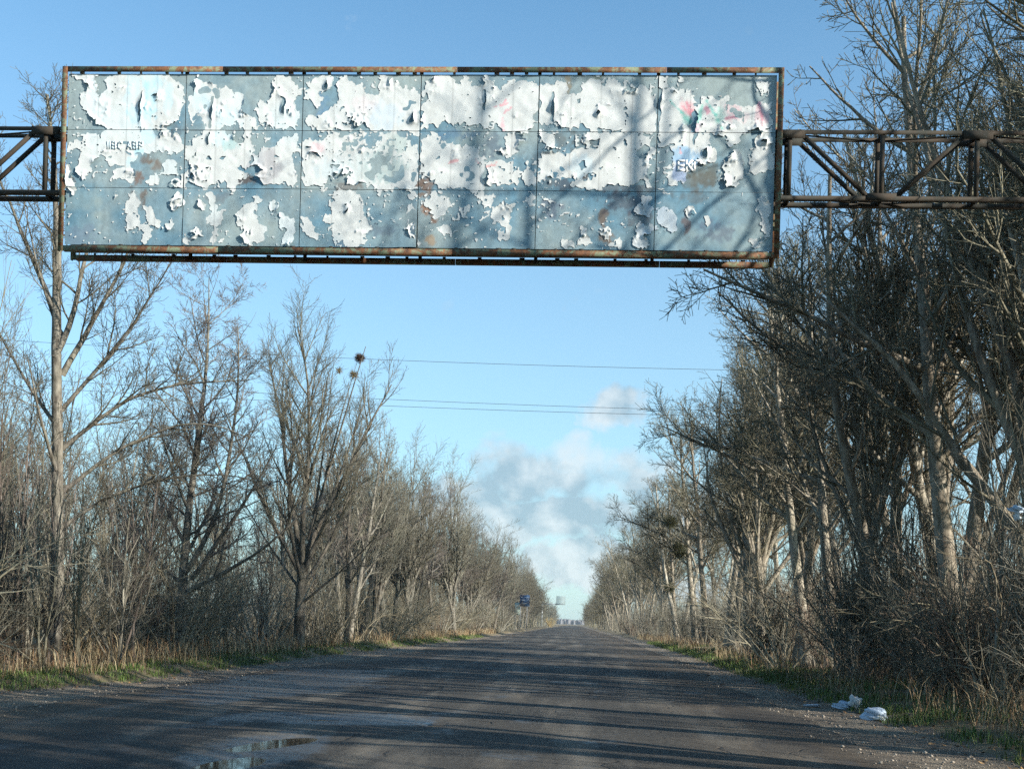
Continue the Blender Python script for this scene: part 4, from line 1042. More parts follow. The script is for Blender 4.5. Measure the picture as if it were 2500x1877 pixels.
# clearings on the right through which the low sun reaches the road (positions measured square to the sunlight)
GAPS = [(10.2, 11.0), (13.4, 14.6), (18.7, 21.2), (28.0, 29.6), (49.2, 53.2), (66, 72), (86, 91), (108, 114), (132, 138)]
def in_gap(x, y, pad=0.0):
    c = x * 0.436 + y * 0.9
    return any(a - pad < c < b + pad for a, b in GAPS)
n_tree = 0
# left rows
y = 57.0
while y < 330:
    g = 'bare trees in the front row left of the road'
    put_left(ra.randrange(3), -12.2 + ra.uniform(-0.9, 0.9) + 0.8 * (y > 100), y, ra.uniform(0, 6.28), ra.uniform(0.92, 1.14), 'grey bare tree in the front row along the left side of the road', g, (ra.uniform(-.04, .04), ra.uniform(-.02, .08)))
    y += ra.uniform(4.5, 7.0) * (1 if y < 150 else 1.5)
y = 24.0
while y < 240:
    near = y < 60
    put_left(ra.randrange(3), -17.5 + ra.uniform(-1.6, 1.6) - 2 * near, y, ra.uniform(0, 6.28), ra.uniform(0.72, 0.9) if near else ra.uniform(0.85, 1.0), 'slender bare tree standing back inside the wood on the left', 'bare trees inside the left wood', (ra.uniform(-.04, .04), ra.uniform(-.04, .04)))
    y += ra.uniform(6.0, 9.0) * (1 if y < 120 else 1.8)
y = 30.0
while y < 170:
    put_left(ra.randrange(3), -25.0 + ra.uniform(-2, 2), y, ra.uniform(0, 6.28), ra.uniform(0.62, 0.8), 'slender bare tree standing back inside the wood on the left', 'bare trees inside the left wood')
    y += ra.uniform(7.0, 11.0)
# right rows
y = -14.0
while y < 340:
    if not (8 < y < 56) and not in_gap(9.4, y, 2.4):
        lab = 'tall bare tree in the front row along the right side of the road'
        put_right(ra.randrange(3), 9.4 + ra.uniform(-0.7, 0.7) + 0.6 * (y > 100), y, ra.uniform(0, 6.28), ra.uniform(0.97, 1.09), lab, 'bare trees in the front row right of the road', (ra.uniform(-.04, .04), ra.uniform(-.09, 0)))
    y += ra.uniform(5.0, 7.5) * (1 if y < 150 else 1.5)
for x, y, rz, sc in ((8.8, 62.5, 2.0, 1.04), (9.2, 79.0, 4.2, 1.06), (8.9, 66.0, 0.7, 0.98)):
    put_right(1, x, y, rz, sc, 'tall bare tree in the front row along the right side of the road', 'bare trees in the front row right of the road')
y = -6.0
while y < 250:
    if not in_gap(14.2, y, 2.6): put_right(ra.randrange(3), 14.2 + ra.uniform(-1.2, 1.2), y, ra.uniform(0, 6.28), ra.uniform(0.85, 1.0), 'tall bare tree standing deeper in the wood on the right', 'bare trees inside the right wood')
    y += ra.uniform(13.0, 20.0)

# ------------------------------------------------------------------ saplings and shrubs of the thicket
def make_sapling(rng, h, mc, nl=16, n=1):
    ss = [stem(rng, (rng.normal(0, .12), rng.normal(0, .12), -0.1), (rng.normal(0, .09), rng.normal(0, .09)), h * rng.uniform(.75, 1), 0.035 * h / 6, K=10, wob=0.05, tip=0.15) for _ in range(n)]
    l0 = cat3(*ss)
    l1 = kids(rng, *l0, nl, 0.15, 0.98, 0.5, 0.15, 0.30, 0.45, 6, 0.07, 0.08, 0.10, 0.011, minL=0.3, rmin=0.0035)
    l2 = kids(rng, *l1, 6, 0.15, 1.0, 0.5, 0.15, 0.40, 0.3, 4, 0.08, 0.04, 0.08, 0.010, minL=0.12, rmin=0.003)
    V, Q = tubes([p3(l0, 6), p3(l1, 4), p3(l2, 3)])
    return np_mesh('sapling', V, [Q], mc, True)


def make_shrub(rng, h, mc, ns=9, spread=0.5, arch=-0.10, n1=9, n2=5):
    a = rng.uniform(0, 6.28, ns); tl = np.abs(rng.normal(spread, 0.2, ns))
    D = np.stack([np.cos(a) * tl, np.sin(a) * tl, np.ones(ns)], 1)
    P0 = np.stack([np.cos(a) * 0.25 * tl, np.sin(a) * 0.25 * tl, np.full(ns, -0.1)], 1)
    L = h * rng.uniform(0.7, 1.2, ns)
    P, R = run(rng, P0, D, L, 0.0085 * L, 9, 0.08, 0.03, arch, 0.2)
    l0 = (P, R, L)
    l1 = kids(rng, *l0, n1, 0.15, 1.0, 0.6, 0.2, 0.36, 0.35, 6, 0.11, 0.03, arch * 0.5, 0.012, minL=0.25, rmin=0.005)
    l2 = kids(rng, *l1, n2, 0.12, 1.0, 0.65, 0.2, 0.42, 0.3, 4, 0.12, 0.0, 0.02, 0.013, minL=0.1, rmin=0.0038)
    V, Q = tubes([p3(l0, 5), p3(l1, 3), p3(l2, 3)])
    return np_mesh('shrub', V, [Q], mc, True)


rg = np.random.default_rng(201)
SAP = [make_sapling(rg, 7.0, MAT['twig_l']), make_sapling(rg, 6.0, MAT['twig_p'], 14, 2), make_sapling(rg, 8.0, MAT['shrub_c'], 18), make_sapling(rg, 6.5, MAT['twig_r'], 14, 3)]
SHR = [make_shrub(rg, 3.6, MAT['shrub_a']), make_shrub(rg, 3.0, MAT['shrub_b'], 11, 0.6), make_shrub(rg, 4.4, MAT['shrub_c'], 8, 0.4, -0.06), make_shrub(rg, 4.0, MAT['shrub_a'], 10, 0.75, -0.16), make_shrub(rg, 3.4, MAT['twig_l'], 10, 0.55), make_shrub(rg, 4.6, MAT['shrub_c'], 9, 0.65, -0.14)]

def scatter(kind, meshes, n, side, rows, y0, y1, bias, sc, label, group, cat):
    for k in range(n):
        s = ra.random() ** bias; y = y0 + (y1 - y0) * s
        x = ra.uniform(*rows)
        edge = float(grass_left(np.array([y]))[0]) if side < 0 else float(grass_right(np.array([y]))[0])
        gp = side > 0 and in_gap(edge + x, y, 1.0)
        o = obj(kind, ra.choice(meshes), loc=(edge + side * x, y, 0.12), rz=ra.uniform(0, 6.28))
        q = ra.uniform(*sc) * (0.42 if gp else 1); o.scale = (q, q, q * ra.uniform(0.9, 1.15))
        tag(o, label, cat, group)

scatter('bare_sapling', SAP, 90, -1, (2.6, 9.5), 19, 120, 1.7, (0.7, 1.1), 'thin upright bare sapling in the thicket on the left', 'saplings of the left thicket', 'sapling')
scatter('bare_sapling', SAP, 80, 1, (2.4, 8.5), 8, 120, 1.7, (0.7, 1.15), 'thin upright bare sapling in the thicket on the right', 'saplings of the right thicket', 'sapling')
scatter('bare_shrub', SHR, 130, -1, (1.5, 8.0), 17, 190, 1.75, (0.65, 1.1), 'tangled bare shrub in the thicket along the left verge', 'bare shrubs of the left thicket', 'shrub')
scatter('bare_shrub', SHR, 128, 1, (1.5, 7.0), 17, 170, 1.7, (0.8, 1.3), 'tangled bare shrub in the thicket along the right verge', 'bare shrubs of the right thicket', 'shrub')
# the tangle that crowds the near right verge
for k in range(34):
    o = obj('bare_shrub', SHR[(1, 2, 4)[k % 3]], loc=(7.9 + ra.random() * 3.6, 19.5 + 10.5 * ra.random(), 0.12), rz=ra.uniform(0, 6.28))
    q = ra.uniform(0.7, 1.05) * (0.55 if in_gap(o.location.x, o.location.y, 0.2) else 1); o.scale = (q, q, q * 1.1); tag(o, 'tangled bare shrub crowding the near right verge behind the litter', 'shrub', 'shrubs of the near right verge')
for k in range(14):
    o = obj('bare_sapling', SAP[k % 4], loc=(7.6 + ra.random() * 4.5, 20 + 12 * ra.random(), 0.12), rz=ra.uniform(0, 6.28)); q = ra.uniform(0.8, 1.15); o.scale = (q, q, q)
    tag(o, 'thin sapling among the big trunks of the near right verge', 'sapling', 'saplings of the near right verge')
# tall brush left of the first tree, upright shoots
for k, (x, y, h) in enumerate([(-13.9, 24.5, 1.75), (-14.6, 26.0, 1.9), (-12.9, 23.2, 1.45), (-15.8, 27.5, 1.8), (-12.2, 30.5, 1.25), (-14.9, 31.5, 1.5), (-13.6, 26.6, 1.7), (-15.2, 24.4, 1.95), (-14.4, 28.6, 1.6), (-16.5, 30.0, 1.9), (-13.3, 32.5, 1.35), (-15.5, 34.5, 1.45), (-12.4, 26.4, 1.05), (-11.9, 24.9, 0.85), (-12.7, 27.0, 1.15), (-11.6, 26.0, 0.8), (-13.4, 26.9, 1.2)]):
    o = obj('bare_sapling', SAP[(k * 2 + 1) % 4], loc=(x, y, 0.15), rz=k * 1.3); o.scale = (1.15, 1.15, h * 0.82) if h > 1.2 else (0.9, 0.9, h * 0.8)
    tag(o, 'tall brush of upright shoots around the foot of the leftmost tree', 'sapling', 'tall shoots by the leftmost tree')

# ------------------------------------------------------------------ the mass of the wood behind: brush nobody could count
def brush(name, n, xr, yr, bias, hr, mat, label, rr=0.011):
    rng = np.random.default_rng(abs(hash(name)) % 1000 if False else len(name) * 7 + n)
    y = yr[0] + (yr[1] - yr[0]) * rng.random(n) ** bias; x = rng.uniform(*xr, n)
    if xr[0] > 0:
        k = np.array([not in_gap(a, b, 0.5) for a, b in zip(x, y)]); x, y = x[k], y[k]; n = len(x)
    D = np.stack([rng.normal(0, .22, n), rng.normal(0, .22, n), np.ones(n)], 1); L = rng.uniform(*hr, n)
    P, R = run(rng, np.stack([x, y, np.full(n, 0.05)], 1), D, L, rr * np.sqrt(L), 5, 0.09, 0.02, 0.0, 0.25, 0.004)
    l1 = kids(rng, P, R, L, 5, 0.15, 1.0, 0.55, 0.2, 0.40, 0.4, 4, 0.12, 0.03, 0.03, 0.012, minL=0.2, rmin=0.004)
    V, Q = tubes([(P, R, 3), p3(l1, 3)])
    o = obj(name, np_mesh(name, V, [Q], mat, True)); tag(o, label, 'brush', kind='stuff'); return o
brush('brushwood', 2000, (-32, -14), (14, 200), 1.6, (2.5, 6.5), MAT['shrub_a'], 'dense bare brushwood filling the wood behind the left verge')
brush('brushwood', 900, (7.6, 15), (-10, 17), 1.0, (2.0, 5.5), MAT['shrub_c'], 'dense bare brushwood on the right verge beside the camera')
brush('brushwood', 2300, (8.6, 22), (10, 180), 1.5, (2.2, 6.0), MAT['shrub_c'], 'dense bare brushwood filling the wood behind the right verge')


brush('brushwood', 420, (7.6, 12), (110, 340), 1.0, (2.0, 5.0), MAT['shrub_c'], 'low brushwood along the far right verge', 0.022)
brush('brushwood', 420, (-15, -10.2), (110, 340), 1.0, (2.0, 5.0), MAT['shrub_a'], 'low brushwood along the far left verge', 0.022)


def far_wood(name, side, y0, y1, n, h, mat, label):
    rng = np.random.default_rng(301 + side)
    y = y0 + (y1 - y0) * rng.random(n) ** 1.3; x = side * (np.where(side > 0, 8.6, 12.0) + rng.exponential(3.5, n))
    L = rng.uniform(0.75, 1.05, n) * h * 0.8
    D = np.stack([rng.normal(0, .05, n), rng.normal(0, .05, n), np.ones(n)], 1)
    P, R = run(rng, np.stack([x, y, np.zeros(n)], 1), D, L, 0.018 * L, 6, 0.03, 0.02, 0.02)
    l1 = kids(rng, P, R, L, 16, 0.08, 1.0, 0.75, 0.2, 0.46, 0.5, 5, 0.08, 0.06, 0.04, 0.018, minL=0.5, rmin=0.035)
    l2 = kids(rng, *l1, 8, 0.12, 1.0, 0.7, 0.2, 0.42, 0.3, 3, 0.1, 0.02, 0.05, 0.018, minL=0.3, rmin=0.03)
    V, Q = tubes([(P, R, 4), p3(l1, 3), p3(l2, 3)])
    o = obj(name, np_mesh(name, V, [Q], mat, True)); tag(o, label, 'wood', kind='stuff'); return o
far_wood('far_wood', -1, 300, 880, 100, 15.5, LT, 'far bare wood closing the avenue on the left')
far_wood('far_wood', 1, 310, 880, 100, 17.5, RTW, 'far bare wood closing the avenue on the right')

# tree line on the horizon
rng = np.random.default_rng(311); n = 1700
x = np.sort(rng.uniform(-500, 420, n)); yy = 2450 + rng.normal(0, 25, n); hh = 8.5 + 2.2 * vnoise(x, x * 0, 312, 25) + rng.uniform(-1.5, 1.5, n)
P, R = run(rng, np.stack([x, yy, np.zeros(n)], 1), np.tile([[0, 0, 1.0]], (n, 1)), hh, np.full(n, 3.2), 5, 0.03, 0, 0, 0.75)
l1 = kids(rng, P, R, hh, 7, 0.2, 1.0, 0.6, 0.2, 0.5, 0.4, 3, 0.1, 0.05, 0.05, 0.09, rmin=0.12)
V, Q = tubes([(P, R, 5), p3(l1, 3)])
MAT['far_trees'] = flat_mat('far_trees', (0.16, 0.16, 0.17), 0.9, 0.2, 0.05)
tag(obj('horizon_wood', np_mesh('horizon_wood', V, [Q], MAT['far_trees'], True)), 'blue-grey line of distant trees on the horizon at the road end', 'wood', kind='stuff')

# ------------------------------------------------------------------ grass, stones, litter
def blades(name, x, y, h, w, cols, mat, label, lean=0.35, seed=1):
    rng = np.random.default_rng(seed); n = len(x); z = ground_z(x, y) - 0.01
    a = rng.uniform(0, 6.28, n); d = np.stack([np.cos(a), np.sin(a)], 1); q = np.stack([-d[:, 1], d[:, 0]], 1)
    ln = np.abs(rng.normal(lean, 0.2, n)) * h
    b = np.stack([x, y, z], 1); V = np.zeros((n, 5, 3)); hw = (w / 2)[:, None]
    V[:, 0] = b; V[:, 1] = b; V[:, 0, :2] -= q * hw; V[:, 1, :2] += q * hw
    m_ = b.copy(); m_[:, :2] += d * (ln * 0.35)[:, None]; m_[:, 2] += h * 0.6
    V[:, 2] = m_; V[:, 3] = m_; V[:, 2, :2] += q * hw * 0.7; V[:, 3, :2] -= q * hw * 0.7
    tp = b.copy(); tp[:, :2] += d * ln[:, None]; tp[:, 2] += h * (1 - 0.25 * lean); V[:, 4] = tp
    i = np.arange(n) * 5
    me = np_mesh(name, V.reshape(-1, 3), [np.stack([i, i + 1, i + 2, i + 3], 1), np.stack([i + 3, i + 2, i + 4], 1)], mat)
    c = cols[rng.integers(0, len(cols), n)] * rng.uniform(0.7, 1.25, (n, 1)); put_col(me, np.repeat(np.clip(c, 0, 1), 5, 0))
    o = obj(name, me); tag(o, label, 'grass', kind='stuff'); return o

m, t, p = attr_mat('grass_blades', 0.7, 0.25, 20, 0.15); MAT['grass'] = m
GREEN = np.array([[0.07, 0.115, 0.028], [0.10, 0.15, 0.035], [0.13, 0.165, 0.05], [0.06, 0.09, 0.028]])
DRY = np.array([[0.33, 0.265, 0.155], [0.26, 0.19, 0.11], [0.40, 0.335, 0.21], [0.18, 0.12, 0.07], [0.22, 0.13, 0.07]])
rng = np.random.default_rng(401)
def verge(side, n, y0, y1, bias, d0, d1, dens_seed, thr):
    y = y0 + (y1 - y0) * rng.random(n) ** bias; d = d0 + (d1 - d0) * rng.random(n) ** 1.2
    x = grass_left(y) - d if side < 0 else grass_right(y) + d
    k = vnoise(x, y, dens_seed, 0.7) + 0.5 * vnoise(x, y, dens_seed + 1, 0.25) > thr
    return x[k], y[k]
x, y = verge(-1, 42000, 13, 110, 2.0, -0.15, 2.3, 411, -0.25)
blades('green_grass', x, y, rng.uniform(0.05, 0.19, len(x)), rng.uniform(0.006, 0.014, len(x)) * (1 + y / 60), GREEN, MAT['grass'], 'short green grass along the left verge', 0.6, 1)
x, y = verge(-1, 40000, 13, 140, 1.9, 0.6, 4.5, 421, 0.0)
blades('dry_grass', x, y, rng.uniform(0.12, 1.0, len(x)) ** 1.6 * 0.85, rng.uniform(0.006, 0.012, len(x)) * (1 + y / 60), DRY, MAT['grass'], 'tan dry grass at the foot of the left thicket', 0.6, 2)
x, y = verge(1, 40000, 9, 100, 2.1, -0.15, 2.6, 431, -0.25)
blades('green_grass', x, y, rng.uniform(0.06, 0.26, len(x)), rng.uniform(0.006, 0.014, len(x)) * (1 + y / 60), GREEN * 0.95, MAT['grass'], 'green grass along the right verge', 0.6, 3)
x, y = verge(1, 24000, 9, 130, 1.9, 0.5, 4.5, 441, 0.0)
blades('dry_grass', x, y, rng.uniform(0.15, 1.0, len(x)) ** 1.6 * 0.95, rng.uniform(0.005, 0.011, len(x)) * (1 + y / 60), DRY * 0.9, MAT['grass'], 'tan dry grass at the foot of the right thicket', 0.55, 4)
# fallen leaves in the wood edge and on the shoulders
n = 9000
side = rng.random(n) < 0.5; y = 10 + 60 * rng.random(n) ** 1.6
x = np.where(side, grass_left(y) - rng.uniform(-0.6, 4.5, n), grass_right(y) + rng.uniform(-0.6, 4.5, n)); z = np.maximum(ground_z(x, y), -0.01) + 0.012
a = rng.uniform(0, 6.28, n); s = rng.uniform(0.02, 0.045, n); tl = rng.normal(0, 0.4, (n, 2))
V = np.zeros((n, 4, 3))
for k, (u, v) in enumerate(((-1, 0), (0, -.6), (1, 0), (0, .6))):
    V[:, k, 0] = x + s * (u * np.cos(a) - v * np.sin(a)); V[:, k, 1] = y + s * (u * np.sin(a) + v * np.cos(a)); V[:, k, 2] = z + s * (u * tl[:, 0] + v * tl[:, 1]).clip(-0.25, 1)
me = np_mesh('leaf_litter', V.reshape(-1, 3), [np.arange(4 * n).reshape(-1, 4)], MAT['grass'])
LEAF = np.array([[0.22, 0.12, 0.055], [0.30, 0.19, 0.09], [0.14, 0.08, 0.045]])
put_col(me, np.repeat(LEAF[rng.integers(0, 3, n)] * rng.uniform(0.7, 1.2, (n, 1)), 4, 0))
tag(obj('leaf_litter', me), 'brown fallen leaves strewn along both verges', 'leaves', kind='stuff')
# loose stones
n = 5200
side = rng.random(n) < 0.45; y = 9.5 + 45 * rng.random(n) ** 1.7; q = rng.beta(1.2, 1.2, n)
x = np.where(side, grass_left(y) * q + (road_left(y) + 0.5) * (1 - q), grass_right(y) * q + (road_right(y) - 0.5) * (1 - q))
on_road = (x > road_left(y)) & (x < road_right(y))
z = np.where(on_road, road_z(x, y), shz(x, y)); r = 0.008 + 0.022 * rng.random(n) ** 3
oc = np.array([[1, 0, 0], [-1, 0, 0], [0, 1, 0], [0, -1, 0], [0, 0, 0.7], [0, 0, -0.7]])
V = (oc[None] * rng.uniform(0.7, 1.3, (n, 6, 1)) + rng.normal(0, 0.12, (n, 6, 3))) * r[:, None, None] + np.stack([x, y, z + r * 0.3], 1)[:, None]
tf = np.array([[0, 2, 4], [2, 1, 4], [1, 3, 4], [3, 0, 4], [2, 0, 5], [1, 2, 5], [3, 1, 5], [0, 3, 5]])
me = np_mesh('loose_stones', V.reshape(-1, 3), [(tf[None] + 6 * np.arange(n)[:, None, None]).reshape(-1, 3)], MAT['grass'])
put_col(me, np.repeat(np.array([0.22, 0.19, 0.155]) * rng.uniform(0.45, 1.7, (n, 1)), 6, 0))
tag(obj('loose_stones', me), 'loose stones scattered over both road shoulders', 'stones', kind='stuff')

# litter: two crumpled bags, a flat scrap, a bag snagged in the branches
def plastic(name, c, trans=0.25):
    m, t, p = new_mat(name); co = t('ShaderNodeTexCoord').outputs['Object']; nn = t.noise(co, 7, 4)
    t.l.new(t.mix(nn, tuple(v * 0.75 for v in c), c), p.inputs['Base Color']); p.inputs['Roughness'].default_value = 0.35
    return m
MAT['bag_blue'] = plastic('bag_blue_white', (0.40, 0.50, 0.62)); MAT['bag_white'] = plastic('bag_white', (0.62, 0.65, 0.65))
def crumple(name, dims, seed, mat, par=None, sharp=0.45, flat=0.0):
    """a knotted, folded sack: a dented ball with creases and a gathered neck"""
    nu, nv = 40, 22; u = np.linspace(0, 2 * np.pi, nu, endpoint=False); v = np.linspace(0.02, np.pi - 0.02, nv)
    Uu, Vv = np.meshgrid(u, v); d = np.stack([np.cos(Uu) * np.sin(Vv), np.sin(Uu) * np.sin(Vv), np.cos(Vv)], -1)
    def n3(s, c): return vnoise(d[..., 0] + 2 * d[..., 2], d[..., 1] - 1.3 * d[..., 2] + 5, s, c)
    r = 1 + sharp * n3(seed, 0.6) + sharp * 0.5 * (0.5 - np.abs(n3(seed + 1, 0.4)))
    P = d * r[..., None] * np.array(dims) / 2; P[..., 2] = np.maximum(P[..., 2], -dims[2] * 0.28)
    i = np.arange(nu); Q = []
    for j in range(nv - 1):
        Q.append(np.stack([j * nu + i, j * nu + (i + 1) % nu, (j + 1) * nu + (i + 1) % nu, (j + 1) * nu + i], 1)[:, ::-1])
    return obj(name, np_mesh(name, P.reshape(-1, 3), [np.concatenate(Q)], mat, False), par)
b1 = empty('plastic_bag', (5.36, 22.4, 0.02)); b1.scale = (0.85, 0.85, 0.8); tag(b1, 'crumpled pale bag with a white flap, lying against the grass on the right verge', 'litter')
crumple('sack', (0.44, 0.30, 0.22), 501, MAT['bag_blue'], b1).location = (-0.10, 0, 0.03)
o = crumple('flap', (0.26, 0.18, 0.30), 511, MAT['bag_white'], b1, 0.8); o.location = (0.14, -0.06, 0.10); o.rotation_euler = (0.3, 0.5, 0.4)
b2 = empty('plastic_bag', (5.26, 20.0, 0.02)); b2.scale = (0.8, 0.8, 0.75); tag(b2, 'crumpled bluish-white bag lying on the shoulder, nearest and rightmost of the litter', 'litter')
crumple('sack', (0.50, 0.34, 0.34), 521, MAT['bag_blue'], b2, 0.4).location = (0, 0, 0.05)
o = crumple('flap', (0.20, 0.12, 0.08), 531, MAT['bag_white'], b2, 0.7); o.location = (0.03, -0.16, -0.01)
b3 = crumple('paper_scrap', (0.30, 0.18, 0.05), 541, MAT['bag_blue'], None, 0.5); b3.location = (4.78, 22.8, 0.02); tag(b3, 'small flat pale scrap lying on the gravel left of the two bags', 'litter')
b4 = empty('snagged_bag', (6.45, 17.1, 3.30)); tag(b4, 'torn blue and white plastic bag snagged in the branches at the right edge', 'litter')
o = crumple('torn_sheet', (0.20, 0.08, 0.09), 551, MAT['bag_blue'], b4, 0.7); o.location = (0, 0, 0.05); o.rotation_euler = (0.2, 0.1, 0.2)
o = crumple('hanging_strip', (0.08, 0.05, 0.15), 561, MAT['bag_white'], b4, 0.7); o.location = (0.03, -0.01, -0.05); o.rotation_euler = (0, -0.35, 0)

# clumps high in the trees: a twig nest and mistletoe
def clump(name, r, n, leafy, mat, seed, flatten=1.0):
    rng = np.random.default_rng(seed); d = unit(rng.normal(0, 1, (n, 3))); d[:, 2] *= flatten
    P0 = d * (rng.random((n, 1)) ** 0.5) * r * 0.5
    D = unit(d + rng.normal(0, 0.7, (n, 3))); L = r * rng.uniform(0.5, 1.0, n)
    P, R = run(rng, P0, D, L, np.full(n, 0.010 if not leafy else 0.008), 4, 0.2, 0, 0, 0.5)
    V, Q = tubes([(P, R, 3)])
    if leafy:
        m_ = n * 3; k = rng.integers(0, n, m_); c = P[k, rng.integers(1, 4, m_)]; a = unit(rng.normal(0, 1, (m_, 3))); b = unit(np.cross(a, rng.normal(0, 1, (m_, 3))))
        s = rng.uniform(0.02, 0.05, (m_, 1)) * (r / 0.4); LV = np.stack([c - a * s, c - b * s * .45, c + a * s, c + b * s * .45], 1).reshape(-1, 3)
        Q = np.concatenate([Q, np.arange(4 * m_).reshape(-1, 4) + len(V)]); V = np.concatenate([V, LV])
    return obj(name, np_mesh(name, V, [Q], mat, True))
MAT['nest'] = flat_mat('nest_twigs', (0.075, 0.05, 0.035), 0.9); MAT['mistle'] = flat_mat('mistletoe_leaves', (0.040, 0.042, 0.016), 0.7, 0.4, 20); MAT['mistle_b'] = flat_mat('mistletoe_brown', (0.16, 0.11, 0.03), 0.7, 0.4, 20)
for nm, r, n, lf, mt, loc, lab, fl, cat in (
    ('bird_nest', 0.22, 320, 0, 'nest', (-9.0, 46.0, 12.1), 'dark twig nest near the top of the vase-shaped tree on the left', 0.8, 'nest'),
    ('mistletoe', 0.20, 130, 1, 'mistle_b', (-9.25, 46.0, 11.4), 'brownish mistletoe clump just below the twig nest', 1, 'mistletoe'),
    ('mistletoe', 0.15, 90, 1, 'mistle_b', (-9.85, 46.1, 11.6), 'small brownish mistletoe clump left of the twig nest', 1, 'mistletoe'),
    ('mistletoe', 0.50, 260, 1, 'mistle', (6.0, 72.0, 8.1), 'highest dark mistletoe clump in the trees right of the road', 1, 'mistletoe'),
    ('mistletoe', 0.62, 300, 1, 'mistle', (6.5, 72.0, 6.3), 'largest dark mistletoe clump, middle of the three right of the road', 1, 'mistletoe'),
    ('mistletoe', 0.42, 220, 1, 'mistle', (6.0, 72.0, 3.9), 'lowest dark mistletoe clump in the brush right of the road', 1, 'mistletoe')):
    o = clump(nm, r, n, lf, MAT[mt], 600 + int(loc[2] * 10), fl); o.location = loc; tag(o, lab, cat)

# broken limb with pale torn wood hanging in the right-hand trees
bl = empty('broken_branch', (6.57, 36.0, 8.45)); tag(bl, 'broken branch with pale torn bark hanging among the right-hand trees', 'branch')
rg = np.random.default_rng(651)
for nm, sp in (('torn_strip', ((-.22, 0, 0), (1, 0, .9), .62, .035, -.25, -.5)), ('stub', ((-.25, 0, -.02), (1, 0, .0), .55, .06, 0, -.1)), ('branch', ((.2, 0, 0), (1, .2, -.5), 1.6, .05, -.05, -.05))):
    l = limbs(rg, [sp], K=10); V, Q = tubes([p3(l, 6)]); obj(nm, np_mesh(nm, V, [Q], MAT['wood_pale'] if nm != 'branch' else RB, True), bl)

# ------------------------------------------------------------------ wires across the road
MAT['wire'] = flat_mat('wire_grey', (0.06, 0.065, 0.07), 0.5); MAT['pole'] = flat_mat('pole_wood', (0.13, 0.10, 0.075), 0.9, 0.3, 4)
for za, zb, y0, lab in ((17.35, -0.0146, 70.0, 'highest of the three thin wires crossing the sky'), (15.05, -0.018, 70.9, 'middle one of the three thin wires crossing the sky'), (14.40, -0.0135, 69.4, 'lowest of the three thin wires crossing the sky')):
    s = np.linspace(0, 1, 41); X = -42 + 84 * s; Z = za + zb * (X + 2.5) + 0.0005 * (X + 2.5) ** 2
    P = np.stack([X, np.full(41, y0), Z], 1)[None]; V, Q = tubes([(P, np.full((1, 41), 0.013), 5)])
    tag(obj('power_wire', np_mesh('power_wire', V, [Q], MAT['wire'], True)), lab, 'wire', 'power wires across the road')
for x, dz, lab in ((-42, 0.0, 'wooden power pole far back behind the left wood'), (42, -0.8, 'wooden power pole far back behind the right wood')):
    pl_ = empty('power_pole', (x, 70, 0)); tag(pl_, lab, 'pole')
    MB().tube((0, 0, -0.5), (0, 0, 18.6 + dz), 0.16, 12, 0.10).build('pole_shaft', MAT['pole'], pl_, True)
    MB().box(-0.05, 0.05, -1.0, 1.3, 15.6 + dz, 15.75 + dz).box(-0.05, 0.05, -1.0, 1.3, 18.0 + dz, 18.15 + dz).build('crossarm', MAT['pole'], pl_)

# ------------------------------------------------------------------ far road furniture
MAT['sign_blue'] = flat_mat('road_sign_blue', (0.025, 0.065, 0.14), 0.5, 0.15, 3); MAT['galv'] = flat_mat('galvanised', (0.36, 0.38, 0.39), 0.6, 0.15, 5, metal=0.3)
MAT['sign_pale'] = flat_mat('pale_green_board', (0.36, 0.46, 0.42), 0.6, 0.2, 2); MAT['sign_white'] = flat_mat('sign_white', (0.22, 0.27, 0.34), 0.6, 0.1, 3)
MAT['board_grey'] = flat_mat('board_grey', (0.20, 0.235, 0.24), 0.7)
rs = empty('road_sign', (-8.35, 190, 0)); rs.scale = (0.9, 0.9, 0.95); tag(rs, 'blue direction sign with faded white lines on a pale post beside the far left verge', 'sign')
MB().tube((-0.55, 0, 0), (-0.55, 0, 6.5), 0.07, 10).build('post', MAT['galv'], rs, True)
MB().tube((0.65, 0.02, 0), (0.65, 0.02, 6.5), 0.07, 10).build('post', MAT['galv'], rs, True)
MB().box(-0.75, 1.10, -0.12, -0.08, 4.4, 6.4).build('sign_board', MAT['sign_blue'], rs)
b = MB()
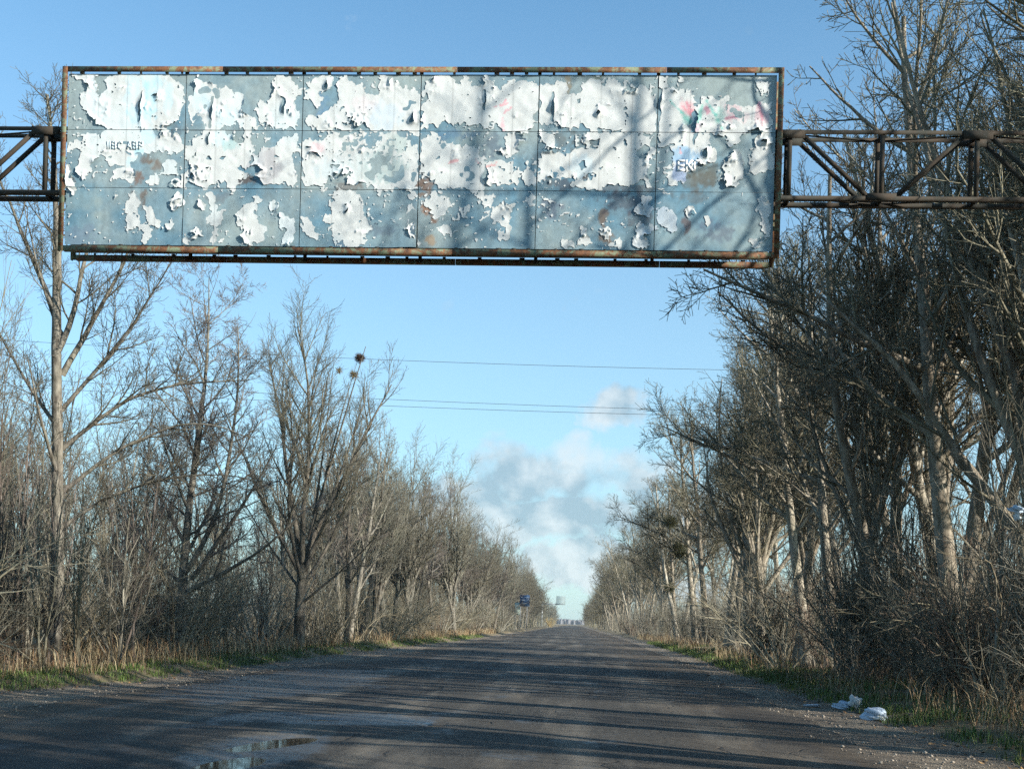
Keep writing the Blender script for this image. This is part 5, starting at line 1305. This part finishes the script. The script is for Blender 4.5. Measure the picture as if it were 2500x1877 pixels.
for k, (x0, x1, z) in enumerate(((-0.5, -0.3, 5.9), (-0.2, 0.9, 5.9), (-0.5, 0.2, 5.4), (0.3, 0.9, 5.4), (-0.4, 0.5, 4.9), (0.55, 1.1, 4.42))): b.box(x0, x1, -0.126, -0.121, z, z + 0.14)
b.build('faded_lines', MAT['sign_white'], rs)
gb = empty('notice_board', (-9.4, 190.5, 0)); tag(gb, 'narrow pale green upright board left of the far blue sign', 'sign')
MB().box(-0.42, 0.42, -0.06, 0.0, 2.7, 4.8).build('board', MAT['sign_pale'], gb); MB().box(-0.36, -0.28, 0.002, 0.08, 0, 4.7).build('post', MAT['galv'], gb); MB().box(0.28, 0.36, 0.002, 0.08, 0, 4.7).build('post', MAT['galv'], gb)
og = empty('overhead_sign', (0, 400, 0)); tag(og, 'small grey sign board on a horizontal arm reaching over the far road from the left', 'sign')
for k in range(9):
    MB().box(-6.1, -3.1, -0.15, -0.05, 8.08 + k * 0.345, 8.26 + k * 0.345).build('slat', MAT['board_grey'], og)
for x in (-6.2, -3.1):
    MB().box(x, x + 0.1, -0.16, -0.04, 8.0, 11.2).build('board_post', MAT['board_grey'], og)
MB().box(-11.2, -3.2, 0.02, 0.25, 8.05, 8.35).build('arm', MAT['galv'], og)
MB().tube((-11.0, 0.15, 0), (-11.0, 0.15, 8.5), 0.18, 12).build('column', MAT['galv'], og, True)
rg = np.random.default_rng(701)
o = obj('dry_bush', make_shrub(rg, 2.4, MAT['straw'], 26, 0.6, -0.06, 12, 6), loc=(-8.5, 420, 0)); o.scale = (1.5, 1.5, 1.4); tag(o, 'straw-yellow bush at the far end of the left verge', 'bush')

# ------------------------------------------------------------------ the air: a thin even haze round the whole place
hz = MB().box(-1400, 1400, -120, 2700, -1.5, 60).build('haze', None)
hm = bpy.data.materials.new('haze_air'); hm.use_nodes = True; hm.node_tree.nodes.clear(); ht = NT(hm.node_tree)
pv = ht('ShaderNodeVolumePrincipled', {'Color': (0.80, 0.88, 0.96, 1), 'Density': 0.00010, 'Anisotropy': 0.2}); ho = ht('ShaderNodeOutputMaterial'); ht.l.new(pv.outputs[0], ho.inputs['Volume'])
hz.data.materials.append(hm); tag(hz, kind='stuff')
SC.cycles.volume_bounces = 0
